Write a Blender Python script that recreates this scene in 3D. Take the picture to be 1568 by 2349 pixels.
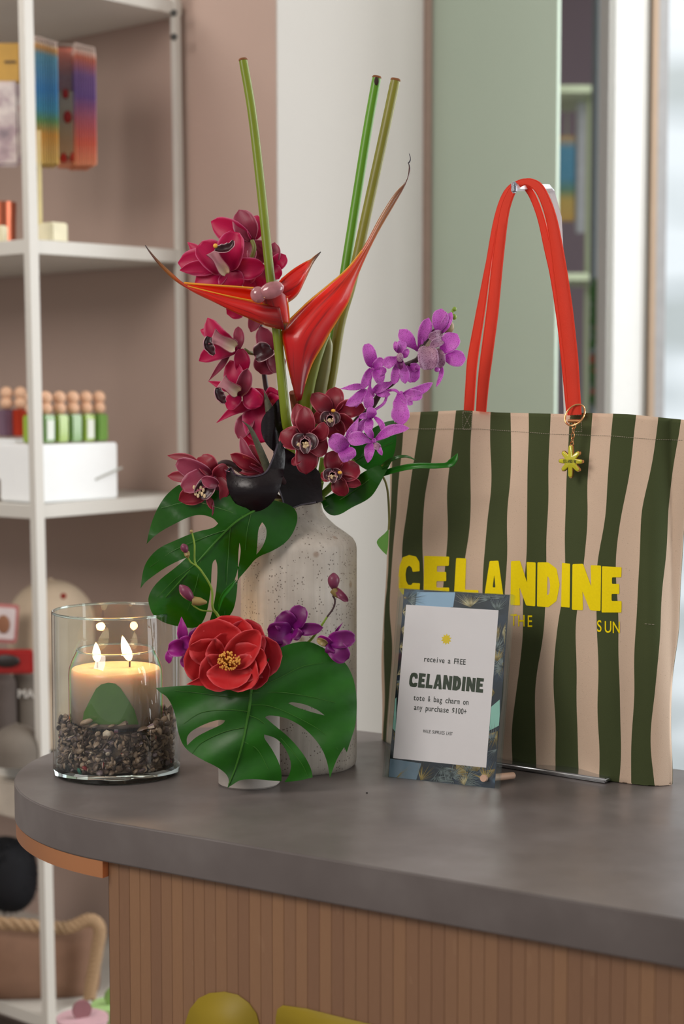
import bpy, bmesh, math, random
from mathutils import Vector, Matrix
random.seed(7)
for o in list(bpy.data.objects): bpy.data.objects.remove(o)
S = bpy.context.scene
COL = S.collection
# ------------------------------------------------------------------ camera
FP = 4000.0; ZT = 0.95; CZ = ZT + 0.5
TH = math.atan(294 / FP); ST, CT = math.sin(TH), math.cos(TH)
cd = bpy.data.cameras.new('camera'); cam = bpy.data.objects.new('camera', cd); COL.objects.link(cam)
cd.sensor_fit = 'VERTICAL'; cd.sensor_height = 36.0; cd.sensor_width = 24.03
cd.lens = 36.0 * FP / 2349
cam.location = (0, 0, CZ); cam.rotation_euler = (math.pi / 2 - TH, 0, 0)
cd.dof.use_dof = True; cd.dof.focus_distance = 2.17; cd.dof.aperture_fstop = 3.6
cd.clip_start = 0.05
S.camera = cam
# ------------------------------------------------------------------ colour management, world, lights
vs = S.view_settings
S.display_settings.display_device = 'sRGB'
vs.view_transform = 'Standard'; vs.look = 'None'; vs.exposure = -0.1; vs.gamma = 1.0
vs.use_curve_mapping = False
def lin(h):
    h = h.lstrip('#'); out = []
    for i in (0, 2, 4):
        c = int(h[i:i + 2], 16) / 255
        out.append(c / 12.92 if c <= .04045 else ((c + .055) / 1.055) ** 2.4)
    return (*out, 1)
W = bpy.data.worlds.new('world'); S.world = W; W.use_nodes = True
wb = W.node_tree.nodes['Background']; wb.inputs[0].default_value = (0.96, 0.94, 0.93, 1); wb.inputs[1].default_value = 0.42
def area(name, loc, target, size, power, col, sy=None):
    l = bpy.data.lights.new(name, 'AREA'); l.energy = power; l.color = col
    l.size = size
    if sy: l.shape = 'RECTANGLE'; l.size_y = sy
    o = bpy.data.objects.new(name, l); COL.objects.link(o); o.location = loc
    o.rotation_euler = (Vector(target) - Vector(loc)).to_track_quat('-Z', 'Y').to_euler()
    return o
area('window_light', (2.3, 3.6, 2.1), (0.0, 2.3, 1.2), 1.5, 62, (0.96, 0.98, 1.0), 1.8)
area('shopfront_light', (3.2, 1.6, 1.55), (-0.4, 3.2, 1.15), 1.6, 64, (0.95, 0.98, 1.0), 2.0)
area('back_window_light', (-1.3, 2.9, 2.9), (0.0, 2.2, 1.0), 1.0, 16, (1.0, 0.95, 0.9), .8)
area('front_fill', (-1.6, 0.6, 2.7), (0.0, 2.4, 1.1), 1.2, 52, (1.0, 0.92, 0.86), 1.2)  # unseen warm fill light, added from the upper front left
area('column_fill', (1.1, 2.9, 2.9), (1.0, 4.4, 1.5), .4, 12, (1.0, 0.98, 0.95), .4)  # unseen light added to brighten the white column
# ------------------------------------------------------------------ pixel helpers
def ray(px, py):
    a = (px - 784) / FP; b = -(py - 1174.5) / FP
    return Vector((a, CT + b * ST, -ST + b * CT))
def P(px, py, Y):
    d = ray(px, py); return Vector((0, 0, CZ)) + d * (Y / d.y)
def G(px, py, z=ZT):
    d = ray(px, py); return Vector((0, 0, CZ)) + d * ((z - CZ) / d.z)
def Q(px, Y, z):      # point at screen column px, depth Y, height z
    d = ray(px, 1000); t = Y / d.y
    return Vector((d.x * t, Y, z))
def zof(py, Y): return P(784, py, Y).z
# ------------------------------------------------------------------ materials
MATS = {}
def nt(name):
    m = bpy.data.materials.new(name); m.use_nodes = True; t = m.node_tree
    b = t.nodes['Principled BSDF']; MATS[name] = m
    return m, t, b
def N(t, kind, **k):
    n = t.nodes.new(kind)
    for a, v in k.items():
        if hasattr(n, a): setattr(n, a, v)
        else: n.inputs[a.replace('_', ' ')].default_value = v
    return n
def ramp(t, stops, interp='LINEAR'):
    r = t.nodes.new('ShaderNodeValToRGB'); cr = r.color_ramp; cr.interpolation = interp
    while len(cr.elements) < len(stops): cr.elements.new(0.5)
    for e, (p, c) in zip(cr.elements, stops): e.position = p; e.color = lin(c) if isinstance(c, str) else c
    return r
def mixc(t, fac, a, b, mode='MIX'):
    m = t.nodes.new('ShaderNodeMix'); m.data_type = 'RGBA'; m.blend_type = mode
    for i, v in ((0, fac), (6, a), (7, b)):
        if hasattr(v, 'is_linked') or hasattr(v, 'links'): t.links.new(v, m.inputs[i])
        elif isinstance(v, str): m.inputs[i].default_value = lin(v)
        else: m.inputs[i].default_value = v
    return m.outputs[2]
def math_(t, op, a, b=0.0, c=None):
    m = t.nodes.new('ShaderNodeMath'); m.operation = op
    for i, v in enumerate((a, b) if c is None else (a, b, c)):
        if hasattr(v, 'links'): t.links.new(v, m.inputs[i])
        else: m.inputs[i].default_value = v
    return m.outputs[0]
def noise(t, scale, detail=3, coord=None, vec=None, rough=.5):
    n = N(t, 'ShaderNodeTexNoise'); n.inputs['Scale'].default_value = scale; n.inputs['Detail'].default_value = detail
    n.inputs['Roughness'].default_value = rough
    if vec is not None: t.links.new(vec, n.inputs['Vector'])
    else:
        c = t.nodes.new('ShaderNodeTexCoord'); t.links.new(c.outputs['Object'], n.inputs['Vector'])
    return n.outputs['Fac']
def scaled(t, sx, sy, sz, src='Object'):
    c = t.nodes.new('ShaderNodeTexCoord'); m = t.nodes.new('ShaderNodeMapping')
    m.inputs['Scale'].default_value = (sx, sy, sz); t.links.new(c.outputs[src], m.inputs[0]); return m.outputs[0]
def bumpit(t, b, h, strength, dist=.001):
    n = t.nodes.new('ShaderNodeBump'); n.inputs['Strength'].default_value = strength; n.inputs['Distance'].default_value = dist
    t.links.new(h, n.inputs['Height']); t.links.new(n.outputs[0], b.inputs['Normal'])
def M(name, col, rough=.5, metal=0, var=.12, vs_=30, bump=0, bs=300, trans=0, ior=1.45, coat=0, emit=0, translucent=0, sheen=0, spec=.5, bdist=.001):
    m, t, b = nt(name)
    b.inputs['Roughness'].default_value = rough; b.inputs['Metallic'].default_value = metal
    b.inputs['Specular IOR Level'].default_value = spec
    b.inputs['IOR'].default_value = ior
    if trans: b.inputs['Transmission Weight'].default_value = trans
    if coat: b.inputs['Coat Weight'].default_value = coat; b.inputs['Coat Roughness'].default_value = .08
    if sheen: b.inputs['Sheen Weight'].default_value = sheen
    c = lin(col)
    if var:
        n = noise(t, vs_)
        lo = [x * (1 - var * 1.5) for x in c[:3]] + [1]; hi = [min(1, x * (1 + var)) for x in c[:3]] + [1]
        o = mixc(t, n, lo, hi); t.links.new(o, b.inputs['Base Color'])
    else:
        b.inputs['Base Color'].default_value = c; o = None
    if bump: bumpit(t, b, noise(t, bs, 4), bump, bdist)
    if emit:
        b.inputs['Emission Color'].default_value = c; b.inputs['Emission Strength'].default_value = emit
    if translucent: add_translucent(t, b, o, c, translucent)
    return m
def add_translucent(t, b, o, c, f):
    tr = t.nodes.new('ShaderNodeBsdfTranslucent'); mx = t.nodes.new('ShaderNodeMixShader'); mx.inputs[0].default_value = f
    if o is not None: t.links.new(o, tr.inputs[0])
    else: tr.inputs[0].default_value = c
    out = [n for n in t.nodes if n.type == 'OUTPUT_MATERIAL'][0]
    t.links.new(b.outputs[0], mx.inputs[1]); t.links.new(tr.outputs[0], mx.inputs[2]); t.links.new(mx.outputs[0], out.inputs[0])
def uvxy(t):
    c = t.nodes.new('ShaderNodeTexCoord'); s = t.nodes.new('ShaderNodeSeparateXYZ'); t.links.new(c.outputs['UV'], s.inputs[0])
    return s.outputs[0], s.outputs[1], c.outputs['UV']
def petal_mat(name, base, mid, edge, rough=.45, tl=.3, vein=.35, speck=0, coat=0):
    """u along the petal (base 0, tip 1), v across; fine streaks along the petal and a paler rim."""
    m, t, b = nt(name); u, v, uv = uvxy(t)
    r = ramp(t, [(0, base), (.55, mid), (1, mid)]); t.links.new(u, r.inputs[0])
    mp = t.nodes.new('ShaderNodeMapping'); mp.inputs['Scale'].default_value = (1.2, 22, 1); t.links.new(uv, mp.inputs[0])
    n = noise(t, 1.0, 3, vec=mp.outputs[0])
    c1 = mixc(t, math_(t, 'MULTIPLY', n, vein), r.outputs[0], '#1a0208')
    dv = math_(t, 'ABSOLUTE', math_(t, 'SUBTRACT', v, .5))
    e = math_(t, 'SMOOTH_MIN', math_(t, 'MAXIMUM', math_(t, 'MULTIPLY', math_(t, 'SUBTRACT', dv, .44), 18), 0), 1, .1)
    c2 = mixc(t, e, c1, edge)
    if speck:
        sp = noise(t, 900, 1); g = math_(t, 'GREATER_THAN', sp, .6)
        c2 = mixc(t, math_(t, 'MULTIPLY', g, speck), c2, '#6a1050')
    t.links.new(c2, b.inputs['Base Color']); b.inputs['Roughness'].default_value = rough
    if coat: b.inputs['Coat Weight'].default_value = coat
    bumpit(t, b, n, .25, .0006)
    add_translucent(t, b, c2, None, tl)
    return m
def leaf_mat(name, a, bcol, rough=.33, tl=.25):
    m, t, b = nt(name)
    n = noise(t, 26, 3); c = mixc(t, n, a, bcol)
    t.links.new(c, b.inputs['Base Color']); b.inputs['Roughness'].default_value = rough
    b.inputs['Coat Weight'].default_value = .12; b.inputs['Coat Roughness'].default_value = .2
    bumpit(t, b, noise(t, 60, 2), .25, .002); add_translucent(t, b, c, None, tl); return m
def glass(name, col='#ffffff', rough=0.0, ior=1.45, film=0):
    m, t, b = nt(name)
    b.inputs['Base Color'].default_value = lin(col); b.inputs['Roughness'].default_value = rough
    b.inputs['Transmission Weight'].default_value = 1; b.inputs['IOR'].default_value = ior
    if film:
        b.inputs['Thin Film Thickness'].default_value = film; b.inputs['Thin Film IOR'].default_value = 1.6
    return m
def thin_glass(name, film=False, tint='#fcfefd', ior=1.5):
    m, t, b = nt(name); t.nodes.remove(b)
    out = [n for n in t.nodes if n.type == 'OUTPUT_MATERIAL'][0]
    fr = t.nodes.new('ShaderNodeLayerWeight'); fr.inputs[0].default_value = .5; f0 = ((ior - 1) / (ior + 1)) ** 2
    fs_ = math_(t, 'MULTIPLY_ADD', math_(t, 'POWER', fr.outputs['Facing'], 5.0), 1 - f0, f0)
    gl = t.nodes.new('ShaderNodeBsdfGlossy'); gl.inputs['Roughness'].default_value = .015
    tr = t.nodes.new('ShaderNodeBsdfTransparent'); tr.inputs[0].default_value = lin(tint)
    mx = t.nodes.new('ShaderNodeMixShader')
    f = math_(t, 'MULTIPLY', fs_, 1.0)
    if film:
        lw = t.nodes.new('ShaderNodeLayerWeight'); lw.inputs[0].default_value = .5
        r = ramp(t, [(.0, '#fff4ea'), (.45, '#ffe9f2'), (.6, '#9fd0ff'), (.7, '#8affb0'), (.8, '#ffe27a'), (.9, '#ff9ad8'), (1, '#ffffff')]); t.links.new(lw.outputs['Facing'], r.inputs[0])
        t.links.new(r.outputs[0], gl.inputs['Color']); f = math_(t, 'MULTIPLY_ADD', fs_, 1.2, .03)
    t.links.new(f, mx.inputs[0]); t.links.new(tr.outputs[0], mx.inputs[1]); t.links.new(gl.outputs[0], mx.inputs[2]); t.links.new(mx.outputs[0], out.inputs[0])
    return m
# ------------------------------------------------------------------ mesh builder
class MB:
    def __init__(s): s.v = []; s.f = []; s.uv = []
    def add(s, vs_, fs, uvs=None):
        k = len(s.v); s.v += [Vector(x) for x in vs_]
        s.uv += list(uvs) if uvs else [(0, 0)] * len(vs_)
        s.f += [tuple(i + k for i in f) for f in fs]; return s
    def grid(s, pts, uvs=None, close_u=False):
        nr = len(pts); nc = len(pts[0]); fs = []
        for i in range(nr - 1):
            for j in range(nc - 1 + (1 if close_u else 0)):
                j2 = (j + 1) % nc
                fs.append((i * nc + j, i * nc + j2, (i + 1) * nc + j2, (i + 1) * nc + j))
        vv = [p for r in pts for p in r]
        if uvs is None: uvs = [(i / max(1, nr - 1), j / max(1, nc - 1)) for i in range(nr) for j in range(nc)]
        return s.add(vv, fs, uvs)
    def tube(s, pts, rad, n=10, caps=True, flat=1.0):
        pts = [Vector(p) for p in pts]
        if not hasattr(rad, '__len__'): rad = [rad] * len(pts)
        rows = []; ref = Vector((0.13, -0.31, 0.94)).normalized(); prev = None
        for i, p in enumerate(pts):
            d = (pts[min(i + 1, len(pts) - 1)] - pts[max(i - 1, 0)])
            d = d.normalized() if d.length > 1e-9 else Vector((0, 0, 1))
            if prev is None:
                a = d.cross(ref)
                if a.length < .05: a = d.cross(Vector((1, 0, 0)))
            else: a = prev - d * prev.dot(d)
            a.normalize(); prev = a; b = d.cross(a)
            rows.append([p + (a * math.cos(2 * math.pi * k / n) + b * math.sin(2 * math.pi * k / n) * flat) * rad[i] for k in range(n)])
        k0 = len(s.v); s.grid(rows, close_u=True)
        if caps:
            s.f.append(tuple(range(k0 + n - 1, k0 - 1, -1))); e = k0 + (len(pts) - 1) * n; s.f.append(tuple(range(e, e + n)))
        return s
    def lathe(s, prof, c, n=48, close=False, axis=None):
        c = Vector(c); rows = []
        R = axis.to_track_quat('Z', 'Y').to_matrix() if axis is not None else Matrix.Identity(3)
        for r, z in prof:
            rows.append([c + R @ Vector((r * math.cos(2 * math.pi * k / n), r * math.sin(2 * math.pi * k / n), z)) for k in range(n)])
        if close: rows.append(rows[0])
        return s.grid(rows, close_u=True)
    def box(s, c, size, ax=None, bev=0.0, seg=2):
        bm = bmesh.new(); bmesh.ops.create_cube(bm, size=1)
        for v in bm.verts: v.co = Vector((v.co.x * size[0], v.co.y * size[1], v.co.z * size[2]))
        if bev: bmesh.ops.bevel(bm, geom=bm.edges[:], offset=bev, segments=seg, affect='EDGES')
        R = Matrix.Identity(3) if ax is None else Matrix(ax).transposed()
        bm.verts.ensure_lookup_table()
        s.add([Vector(c) + R @ v.co for v in bm.verts], [[l.vert.index for l in f.loops] for f in bm.faces],
              [(v.co.x / size[0] + .5, v.co.z / size[2] + .5) for v in bm.verts]); bm.free(); return s
    def sphere(s, c, r, n=12, ax=None):
        if not hasattr(r, '__len__'): r = (r, r, r)
        R = Matrix.Identity(3) if ax is None else Matrix(ax).transposed(); rows = []
        for i in range(n + 1):
            a = math.pi * i / n
            rows.append([Vector(c) + R @ Vector((r[0] * math.sin(a) * math.cos(2 * math.pi * k / (n + 4)), r[1] * math.sin(a) * math.sin(2 * math.pi * k / (n + 4)), r[2] * math.cos(a))) for k in range(n + 4)])
        return s.grid(rows, close_u=True)
    def build(s, name, mat, parent=None, smooth=True, sharp=40, solid=0, loc=None, closed=False):
        org = world_loc(parent) if parent else (Vector(loc) if loc else Vector((0, 0, 0)))
        me = bpy.data.meshes.new(name)
        me.from_pydata([v - org for v in s.v], [], s.f)
        ul = me.uv_layers.new(name='UVMap')
        li = [0] * len(me.loops); me.loops.foreach_get('vertex_index', li)
        flat = [c for i in li for c in s.uv[i]]; ul.data.foreach_set('uv', flat)
        me.validate(); me.update()
        if closed:
            bm = bmesh.new(); bm.from_mesh(me); bmesh.ops.remove_doubles(bm, verts=bm.verts[:], dist=1e-7)
            bmesh.ops.recalc_face_normals(bm, faces=bm.faces[:]); bm.to_mesh(me); bm.free()
        if smooth:
            me.polygons.foreach_set('use_smooth', [True] * len(me.polygons))
            me.set_sharp_from_angle(angle=math.radians(sharp))
        for mm in (mat if isinstance(mat, (list, tuple)) else [mat]): me.materials.append(mm)
        o = bpy.data.objects.new(name, me); COL.objects.link(o)
        if parent: o.parent = parent
        elif loc: o.location = loc
        if solid:
            md = o.modifiers.new('thickness', 'SOLIDIFY'); md.thickness = solid; md.offset = 0
        return o
def world_loc(o):
    v = Vector((0, 0, 0))
    while o: v += o.location; o = o.parent
    return v
def thing(name, label, cat, loc, group=None):
    o = bpy.data.objects.new(name, None); COL.objects.link(o); o.empty_display_size = .02
    o.location = loc; o['label'] = label; o['category'] = cat
    if group: o['group'] = group
    return o
def tag(o, label, cat, group=None, kind=None):
    o['label'] = label; o['category'] = cat
    if group: o['group'] = group
    if kind: o['kind'] = kind
    return o
def struct(o): o['kind'] = 'structure'; return o
def catmull(pts, n=8):
    pts = [Vector(p) for p in pts]
    if len(pts) < 3: return [pts[0].lerp(pts[-1], i / n) for i in range(n + 1)]
    ext = [pts[0] * 2 - pts[1]] + pts + [pts[-1] * 2 - pts[-2]]; out = []
    for i in range(len(pts) - 1):
        a, b, c, d = ext[i:i + 4]
        for k in range(n):
            t = k / n
            out.append(.5 * ((2 * b) + (c - a) * t + (2 * a - 5 * b + 4 * c - d) * t * t + (3 * b - a - 3 * c + d) * t ** 3))
    out.append(pts[-1]); return out
def lerpl(xs, ys, x):
    if x <= xs[0]: return ys[0] if len(xs) < 2 else ys[0] + (ys[1] - ys[0]) * (x - xs[0]) / (xs[1] - xs[0]) * (1 if EXT[0] else 0)
    for i in range(len(xs) - 1):
        if x <= xs[i + 1]:
            return ys[i] + (ys[i + 1] - ys[i]) * (x - xs[i]) / (xs[i + 1] - xs[i])
    return ys[-1] + ((ys[-1] - ys[-2]) * (x - xs[-1]) / (xs[-1] - xs[-2]) if EXT[0] else 0)
EXT = [False]
def fill2d(loops, cell=None):
    """filled flat region (even-odd holes), optionally cut into cells so that it can bend"""
    cu = bpy.data.curves.new('tmp', 'CURVE'); cu.dimensions = '2D'; cu.fill_mode = 'BOTH'
    for lp in loops:
        sp = cu.splines.new('POLY'); sp.points.add(len(lp) - 1); sp.use_cyclic_u = True
        for i, (x, y) in enumerate(lp): sp.points[i].co = (x, y, 0, 1)
    return flat_bm(cu, cell)
def flat_bm(cu, cell=None):
    ob = bpy.data.objects.new('tmp', cu); COL.objects.link(ob)
    dg = bpy.context.evaluated_depsgraph_get(); me = bpy.data.meshes.new_from_object(ob.evaluated_get(dg))
    bm = bmesh.new(); bm.from_mesh(me); bpy.data.objects.remove(ob); bpy.data.curves.remove(cu); bpy.data.meshes.remove(me)
    bmesh.ops.remove_doubles(bm, verts=bm.verts[:], dist=1e-5)
    if cell and bm.verts:
        xs = [v.co.x for v in bm.verts]; ys = [v.co.y for v in bm.verts]
        for ax, lo, hi in ((0, min(xs), max(xs)), (1, min(ys), max(ys))):
            c = math.floor(lo / cell) * cell + cell
            while c < hi:
                co = [0, 0, 0]; no = [0, 0, 0]; co[ax] = c; no[ax] = 1
                bmesh.ops.bisect_plane(bm, geom=bm.verts[:] + bm.edges[:] + bm.faces[:], plane_co=co, plane_no=no); c += cell
    bm.verts.ensure_lookup_table(); bm.verts.index_update()
    vs_ = [(v.co.x, v.co.y) for v in bm.verts]; fs = [[l.vert.index for l in f.loops] for f in bm.faces]; bm.free()
    return vs_, fs
def mapped(mb, vf, fn):
    v, f = vf; mb.add([fn(x, y) for x, y in v], f, v); return mb
def text2d(s, size=1.0, mono=None, bold=0.0):
    """flat lettering; mono = advance per character"""
    V, F = [], []
    items = [(s, 0.0)] if mono is None else [(ch, i * mono) for i, ch in enumerate(s) if ch != ' ']
    for st, x0 in items:
        cu = bpy.data.curves.new('t', 'FONT'); cu.body = st; cu.size = size; cu.offset = bold
        if mono is not None: cu.align_x = 'CENTER'
        v, f = flat_bm(cu); k = len(V)
        V += [(x + x0, y) for x, y in v]; F += [[i + k for i in q] for q in f]
    return V, F
def vnoise(x, seed=0):
    return math.sin(x * 1.7 + seed) * .5 + math.sin(x * 3.1 + seed * 2.3) * .3 + math.sin(x * 6.7 + seed * 1.1) * .2

# ------------------------------------------------------------------ room
E2 = Vector((.76, -.65, 0)); N2 = Vector((.65, .76, 0))
E2.normalize(); N2.normalize()
ZUP = Vector((0, 0, 1))
m_pink = M('pink_plaster', '#b39c90', .85, var=.05, vs_=2, bump=.1, bs=120)
m_white = M('white_paint', '#aeaaa4', .7, var=.03, vs_=3, bump=.05, bs=120)
m_green = M('pale_green_paint', '#a9b8a8', .6, var=.04, vs_=2)
m_mauve = M('mauve_paint', '#a3929b', .8, var=.06, vs_=2)
m_floor = M('concrete_floor', '#9a9088', .5, var=.15, vs_=3, bump=.1, bs=30)
m_slate = M('grey_blue_paint', '#7f8c92', .6, var=.05)
m_beige = M('beige_trim', '#b59c85', .6, var=.05)
m_ceil = M('ceiling_paint', '#e8e4de', .9, var=.03)
C1 = Vector((-.576, 3.2, 0)); C2 = C1 + N2 * .38
def wall_seg(name, a, b, z0, z1, mat, th=.08, back=None):
    a = Vector(a); b = Vector(b); d = (b - a); L = d.length; d.normalize()
    nrm = back if back is not None else Vector((-d.y, d.x, 0))
    c = (a + b) / 2 + nrm * th / 2; c.z = (z0 + z1) / 2
    return struct(MB().box(c, (L, th, z1 - z0), (d, nrm, ZUP)).build(name, mat, smooth=False))
W0 = C2 + N2 * .03; WC = Vector((-.123, 3.35, 0)); WD = Vector((.177, 3.70, 0)); WE = Vector((.426, 3.505, 0))
wall_seg('wall_left', W0 - E2 * 2.6, WC, 0, 3.0, m_pink, .1, N2)
wall_seg('wall_return', WC + E2 * .003 - N2 * .002, WD, 0, 3.0, m_white, .0028, -E2)
wall_seg('wall_middle', WD + N2 * .012, WE, 0, 3.0, m_green, .01, N2)
m_dark = M('dark_gap', '#3a2a24', .8)
struct(MB().box(WD + Vector((.002, -.004, 1.5)), (.008, .02, 3.0), (E2, N2, ZUP)).build('trim_1', M('dark_red_brown_seam', '#8a7468', .7)))
wall_seg('wall_back', (.2, 6.2, 0), (3.0, 6.2, 0), 0, 3.0, m_mauve, .1)
struct(MB().box((0, 3.2, -.03), (9, 8, .06)).build('floor', m_floor, smooth=False))
struct(MB().box((0, 3.2, 3.05), (9, 8, .06)).build('ceiling', m_ceil, smooth=False))
# slim grey pier, white column, beige edge
a = Q(1354, 4.6, 1.5); b = Q(1392, 4.6, 1.5)
struct(MB().box((a + b) / 2, ((b - a).length, .1, 3.0)).build('trim_2', m_slate, smooth=False))
a = Q(1390, 4.2, 0); b = Q(1478, 4.2, 0); cc = (a + b) / 2
col = MB(); w = (b - a).length
col.box(cc + Vector((0, .1, 1.5)), (w, .2, 3.0), None, .012, 3)
struct(col.build('trim_3', M('white_column_paint', '#f6f6f4', .55, var=.02)))
struct(MB().box(Q(1482, 4.25, 1.5), (.014, .12, 3.0)).build('trim_4', m_beige))
struct(MB().box(Q(1497, 4.35, 1.5), (.034, .1, 3.0)).build('trim_5', M('grey_window_frame', '#9a9da0', .5)))
# frosted lit window at the right
m, t, b = nt('frosted_daylight_window')
vec = scaled(t, .7, 1, 2.6)
n1 = noise(t, 1.6, 2, vec=vec, rough=.4)
r = ramp(t, [(.4, '#84908f'), (.5, '#a6b1b5'), (.6, '#d4dde2')]); t.links.new(n1, r.inputs[0])
t.links.new(r.outputs[0], b.inputs['Emission Color']); b.inputs['Emission Strength'].default_value = .85
b.inputs['Base Color'].default_value = (.3, .32, .33, 1); b.inputs['Roughness'].default_value = .3
wn = MB().box(Q(1800, 4.9, 1.5), (1.0, .02, 3.0)); struct(wn.build('window_1', m, smooth=False))
# ------------------------------------------------------------------ far light-green display rack with goods
m_rack = M('pale_green_metal', '#c3cfae', .5, var=.03)
rack = thing('display_rack', 'pale green metal display rack far behind the tote, left of the white column', 'rack', Q(1330, 5.0, 0))
MB().tube([Q(1343, 5.0, 0), Q(1343, 5.0, zof(205, 5))], .0095, 4).build('post', m_rack, rack)
MB().tube([Q(1230, 5.4, 0), Q(1230, 5.4, zof(205, 5))], .0095, 4).build('post', m_rack, rack)
for py in (213, 638, 1050):
    MB().box(Q(1300, 5.1, zof(py, 5)), (.12, .34, .02)).build('shelf', m_rack, rack)
def gradmat(name, stops, rough=.35, axis=1, coat=.3):
    m, t, b = nt(name); u, v, uv = uvxy(t); r = ramp(t, stops); t.links.new(v if axis else u, r.inputs[0])
    t.links.new(mixc(t, math_(t, 'MULTIPLY', noise(t, 200, 2), .15), r.outputs[0], '#ffffff'), b.inputs['Base Color'])
    b.inputs['Roughness'].default_value = rough; b.inputs['Coat Weight'].default_value = coat; return m
m_beach = gradmat('blue_yellow_print', [(0, '#d8a83a'), (.25, '#cfae3c'), (.36, '#4f8a63'), (.5, '#1f8fb5'), (.85, '#2394bd'), (1, '#d9a53a')])
for px, y0, y1, w_, mt, nm, lb, ct in ((1293, 312, 508, .05, m_beach, 'poster_card', 'blue and yellow printed card hanging far behind the red strap', 'card'),
                                   (1324, 235, 535, .026, M('white_card', '#d8d8dc', .5), 'price_strip', 'tall white card strip beside the blue and yellow card', 'card strip')):
    za, zb2 = zof(y0, 5.1), zof(y1, 5.1)
    o_ = tag(MB().box(Q(px, 5.1, (za + zb2) / 2), (w_, .014, za - zb2), None, .003).build(nm, mt), lb, ct)
    MB().tube([Q(px, 5.1, za - .01), Q(px, 5.1, zof(213, 5) - .01)], .002, 6).build('hanger', m_rack, o_)
pl = thing('hanging_plant', 'red and green trailing plant in the far gap left of the white column', 'plant', Q(1372, 4.4, zof(1000, 4.4)))
mb = MB(); mb2 = MB(); st = MB()
for i in range(60):
    py = 650 + i * 5; c = P(1366 + random.uniform(-9, 12), py, 4.4)
    ang = random.uniform(0, 6.28); (mb if (i % 5 or i < 10) else mb2).sphere(c, (.008, .004, .014), 6)
st.tube([P(1370, 640, 4.42), P(1368, 800, 4.42), P(1374, 1000, 4.42)], .002, 6)
mb.build('foliage', M('far_leaf', '#4d7a45', .5), pl); mb2.build('blossoms', M('far_blossom', '#b5604f', .6), pl); st.build('stem', M('far_stem', '#5d6b3c', .6), pl)

# ------------------------------------------------------------------ left shelving unit
m_shelf = M('white_shelf_paint', '#cbc8c0', .45, var=.03, vs_=4)
unit = thing('shelving_unit', 'tall white open shelving unit against the pink wall at left', 'shelving unit', C1)
EX = (E2, N2, ZUP)
def sp(a, b, z=0): return C1 + N2 * a - E2 * b + Vector((0, 0, z))
def post(a, b, ws=(.017, .02)):
    return MB().box(sp(a, b, 1.5), (ws[0], ws[1], 3.0), EX, .001, 1)
for a_, b_, nm in ((0.0, 0.009, 'post'), (.375, .009, 'post'), (0.0, 1.2, 'post'), (.375, 1.2, 'post')):
    post(a_, b_, (.017, .022) if a_ == 0 else (.014, .016)).build('post', m_shelf, unit)
SZ = [P(64, 548, 3.2).z, P(80, 1158, 3.2).z, P(100, 1768, 3.2).z, P(100, 2330, 3.2).z, P(60, -75, 3.2).z]
for z in SZ:
    MB().box(sp(.19, .6, z - .013), (1.19, .40, .026), EX, .001, 1).build('shelf', m_shelf, unit)
m_bolt = M('steel_bolt', '#5b5a57', .35, metal=.9)
for py in (33, 88):
    MB().lathe([(0, -.004), (.006, -.004), (.007, 0), (.006, .006), (0, .006)], P(384, py, 3.44), 10, axis=Vector((.3, -1, 0))).build('bolt', m_bolt, unit)
unit.location.x += .034; unit.rotation_euler.y = -.0103
# goods on the unit ------------------------------------------------------------------
m_cream = M('cream_block', '#e6dfbf', .5); m_creamp = M('cream_pole', '#d8cb96', .5)
m_tab0 = M('clear_peg', '#b5a59b', .3)
ds = thing('card_stand', 'cream stand with a thin pole holding the bright folded packs', 'stand', Q(126, 3.3, SZ[0]))
MB().box(Q(127, 3.3, SZ[0] + .019), (.042, .04, .037), EX, .003).build('base', m_cream, ds)
MB().box((Q(101, 3.3, SZ[0]) + Q(96, 3.3, zof(300, 3.3))) / 2, (.007, .007, zof(300, 3.3) - SZ[0])).build('pole', m_creamp, ds)
MB().tube([P(80, 96, 3.33), P(214, 108, 3.27)], .0008, 6).build('peg', m_tab0, ds)
m_pk1 = gradmat('blue_yellow_pack', [(0, '#e3c56a'), (.25, '#d9a02a'), (.36, '#5f9a52'), (.45, '#1f97b8'), (.62, '#0b86c4'), (.9, '#5aa0b8'), (.96, '#d89c2e'), (1, '#e9dcc8')])
m_pk2 = gradmat('orange_purple_pack', [(0, '#e79a6e'), (.2, '#db5a38'), (.4, '#b8506a'), (.6, '#6a3a92'), (.78, '#7a4f94'), (.93, '#c9643a'), (1, '#e8d8cc')])
m_tab = M('clear_tab', '#d6c3ba', .3)
WDIR = Vector((-.34, .94, 0)).normalized(); PN = Vector((.94, .34, 0)).normalized()
def packs(px0, n, y0, y1, mat, label, group, wd):
    for i in range(n):
        px = px0 + i * 5.4; Y = 3.3 - i * .004
        yt, yb = y0 + i * 1.6, y1 - (0 if i % 2 else 3)
        top = P(px, yt, Y); bot = P(px, yb, Y); h = top.z - bot.z
        c = Vector((top.x, Y, (top.z + bot.z) / 2)) + WDIR * wd / 2
        t_ = thing('folded_fan_pack', label, 'pack', Vector((c.x, c.y, bot.z)), group)
        MB().box(c, (.0024, wd, h), (PN, WDIR, ZUP), .0012, 2).build('pack_body', mat, t_)
        MB().box(Vector((top.x, Y, top.z + .004)) + WDIR * .02, (.001, .03, .012), (PN, WDIR, ZUP)).build('hang_tab', m_tab, t_)
packs(82, 10, 92, 378, m_pk1, 'slim blue and yellow pack hanging in the row beside the white post', 'blue and yellow packs on the card stand', .07)
packs(175, 9, 108, 381, m_pk2, 'slim purple and orange pack hanging in the right row on the card stand', 'purple and orange packs on the card stand', .09)
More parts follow.
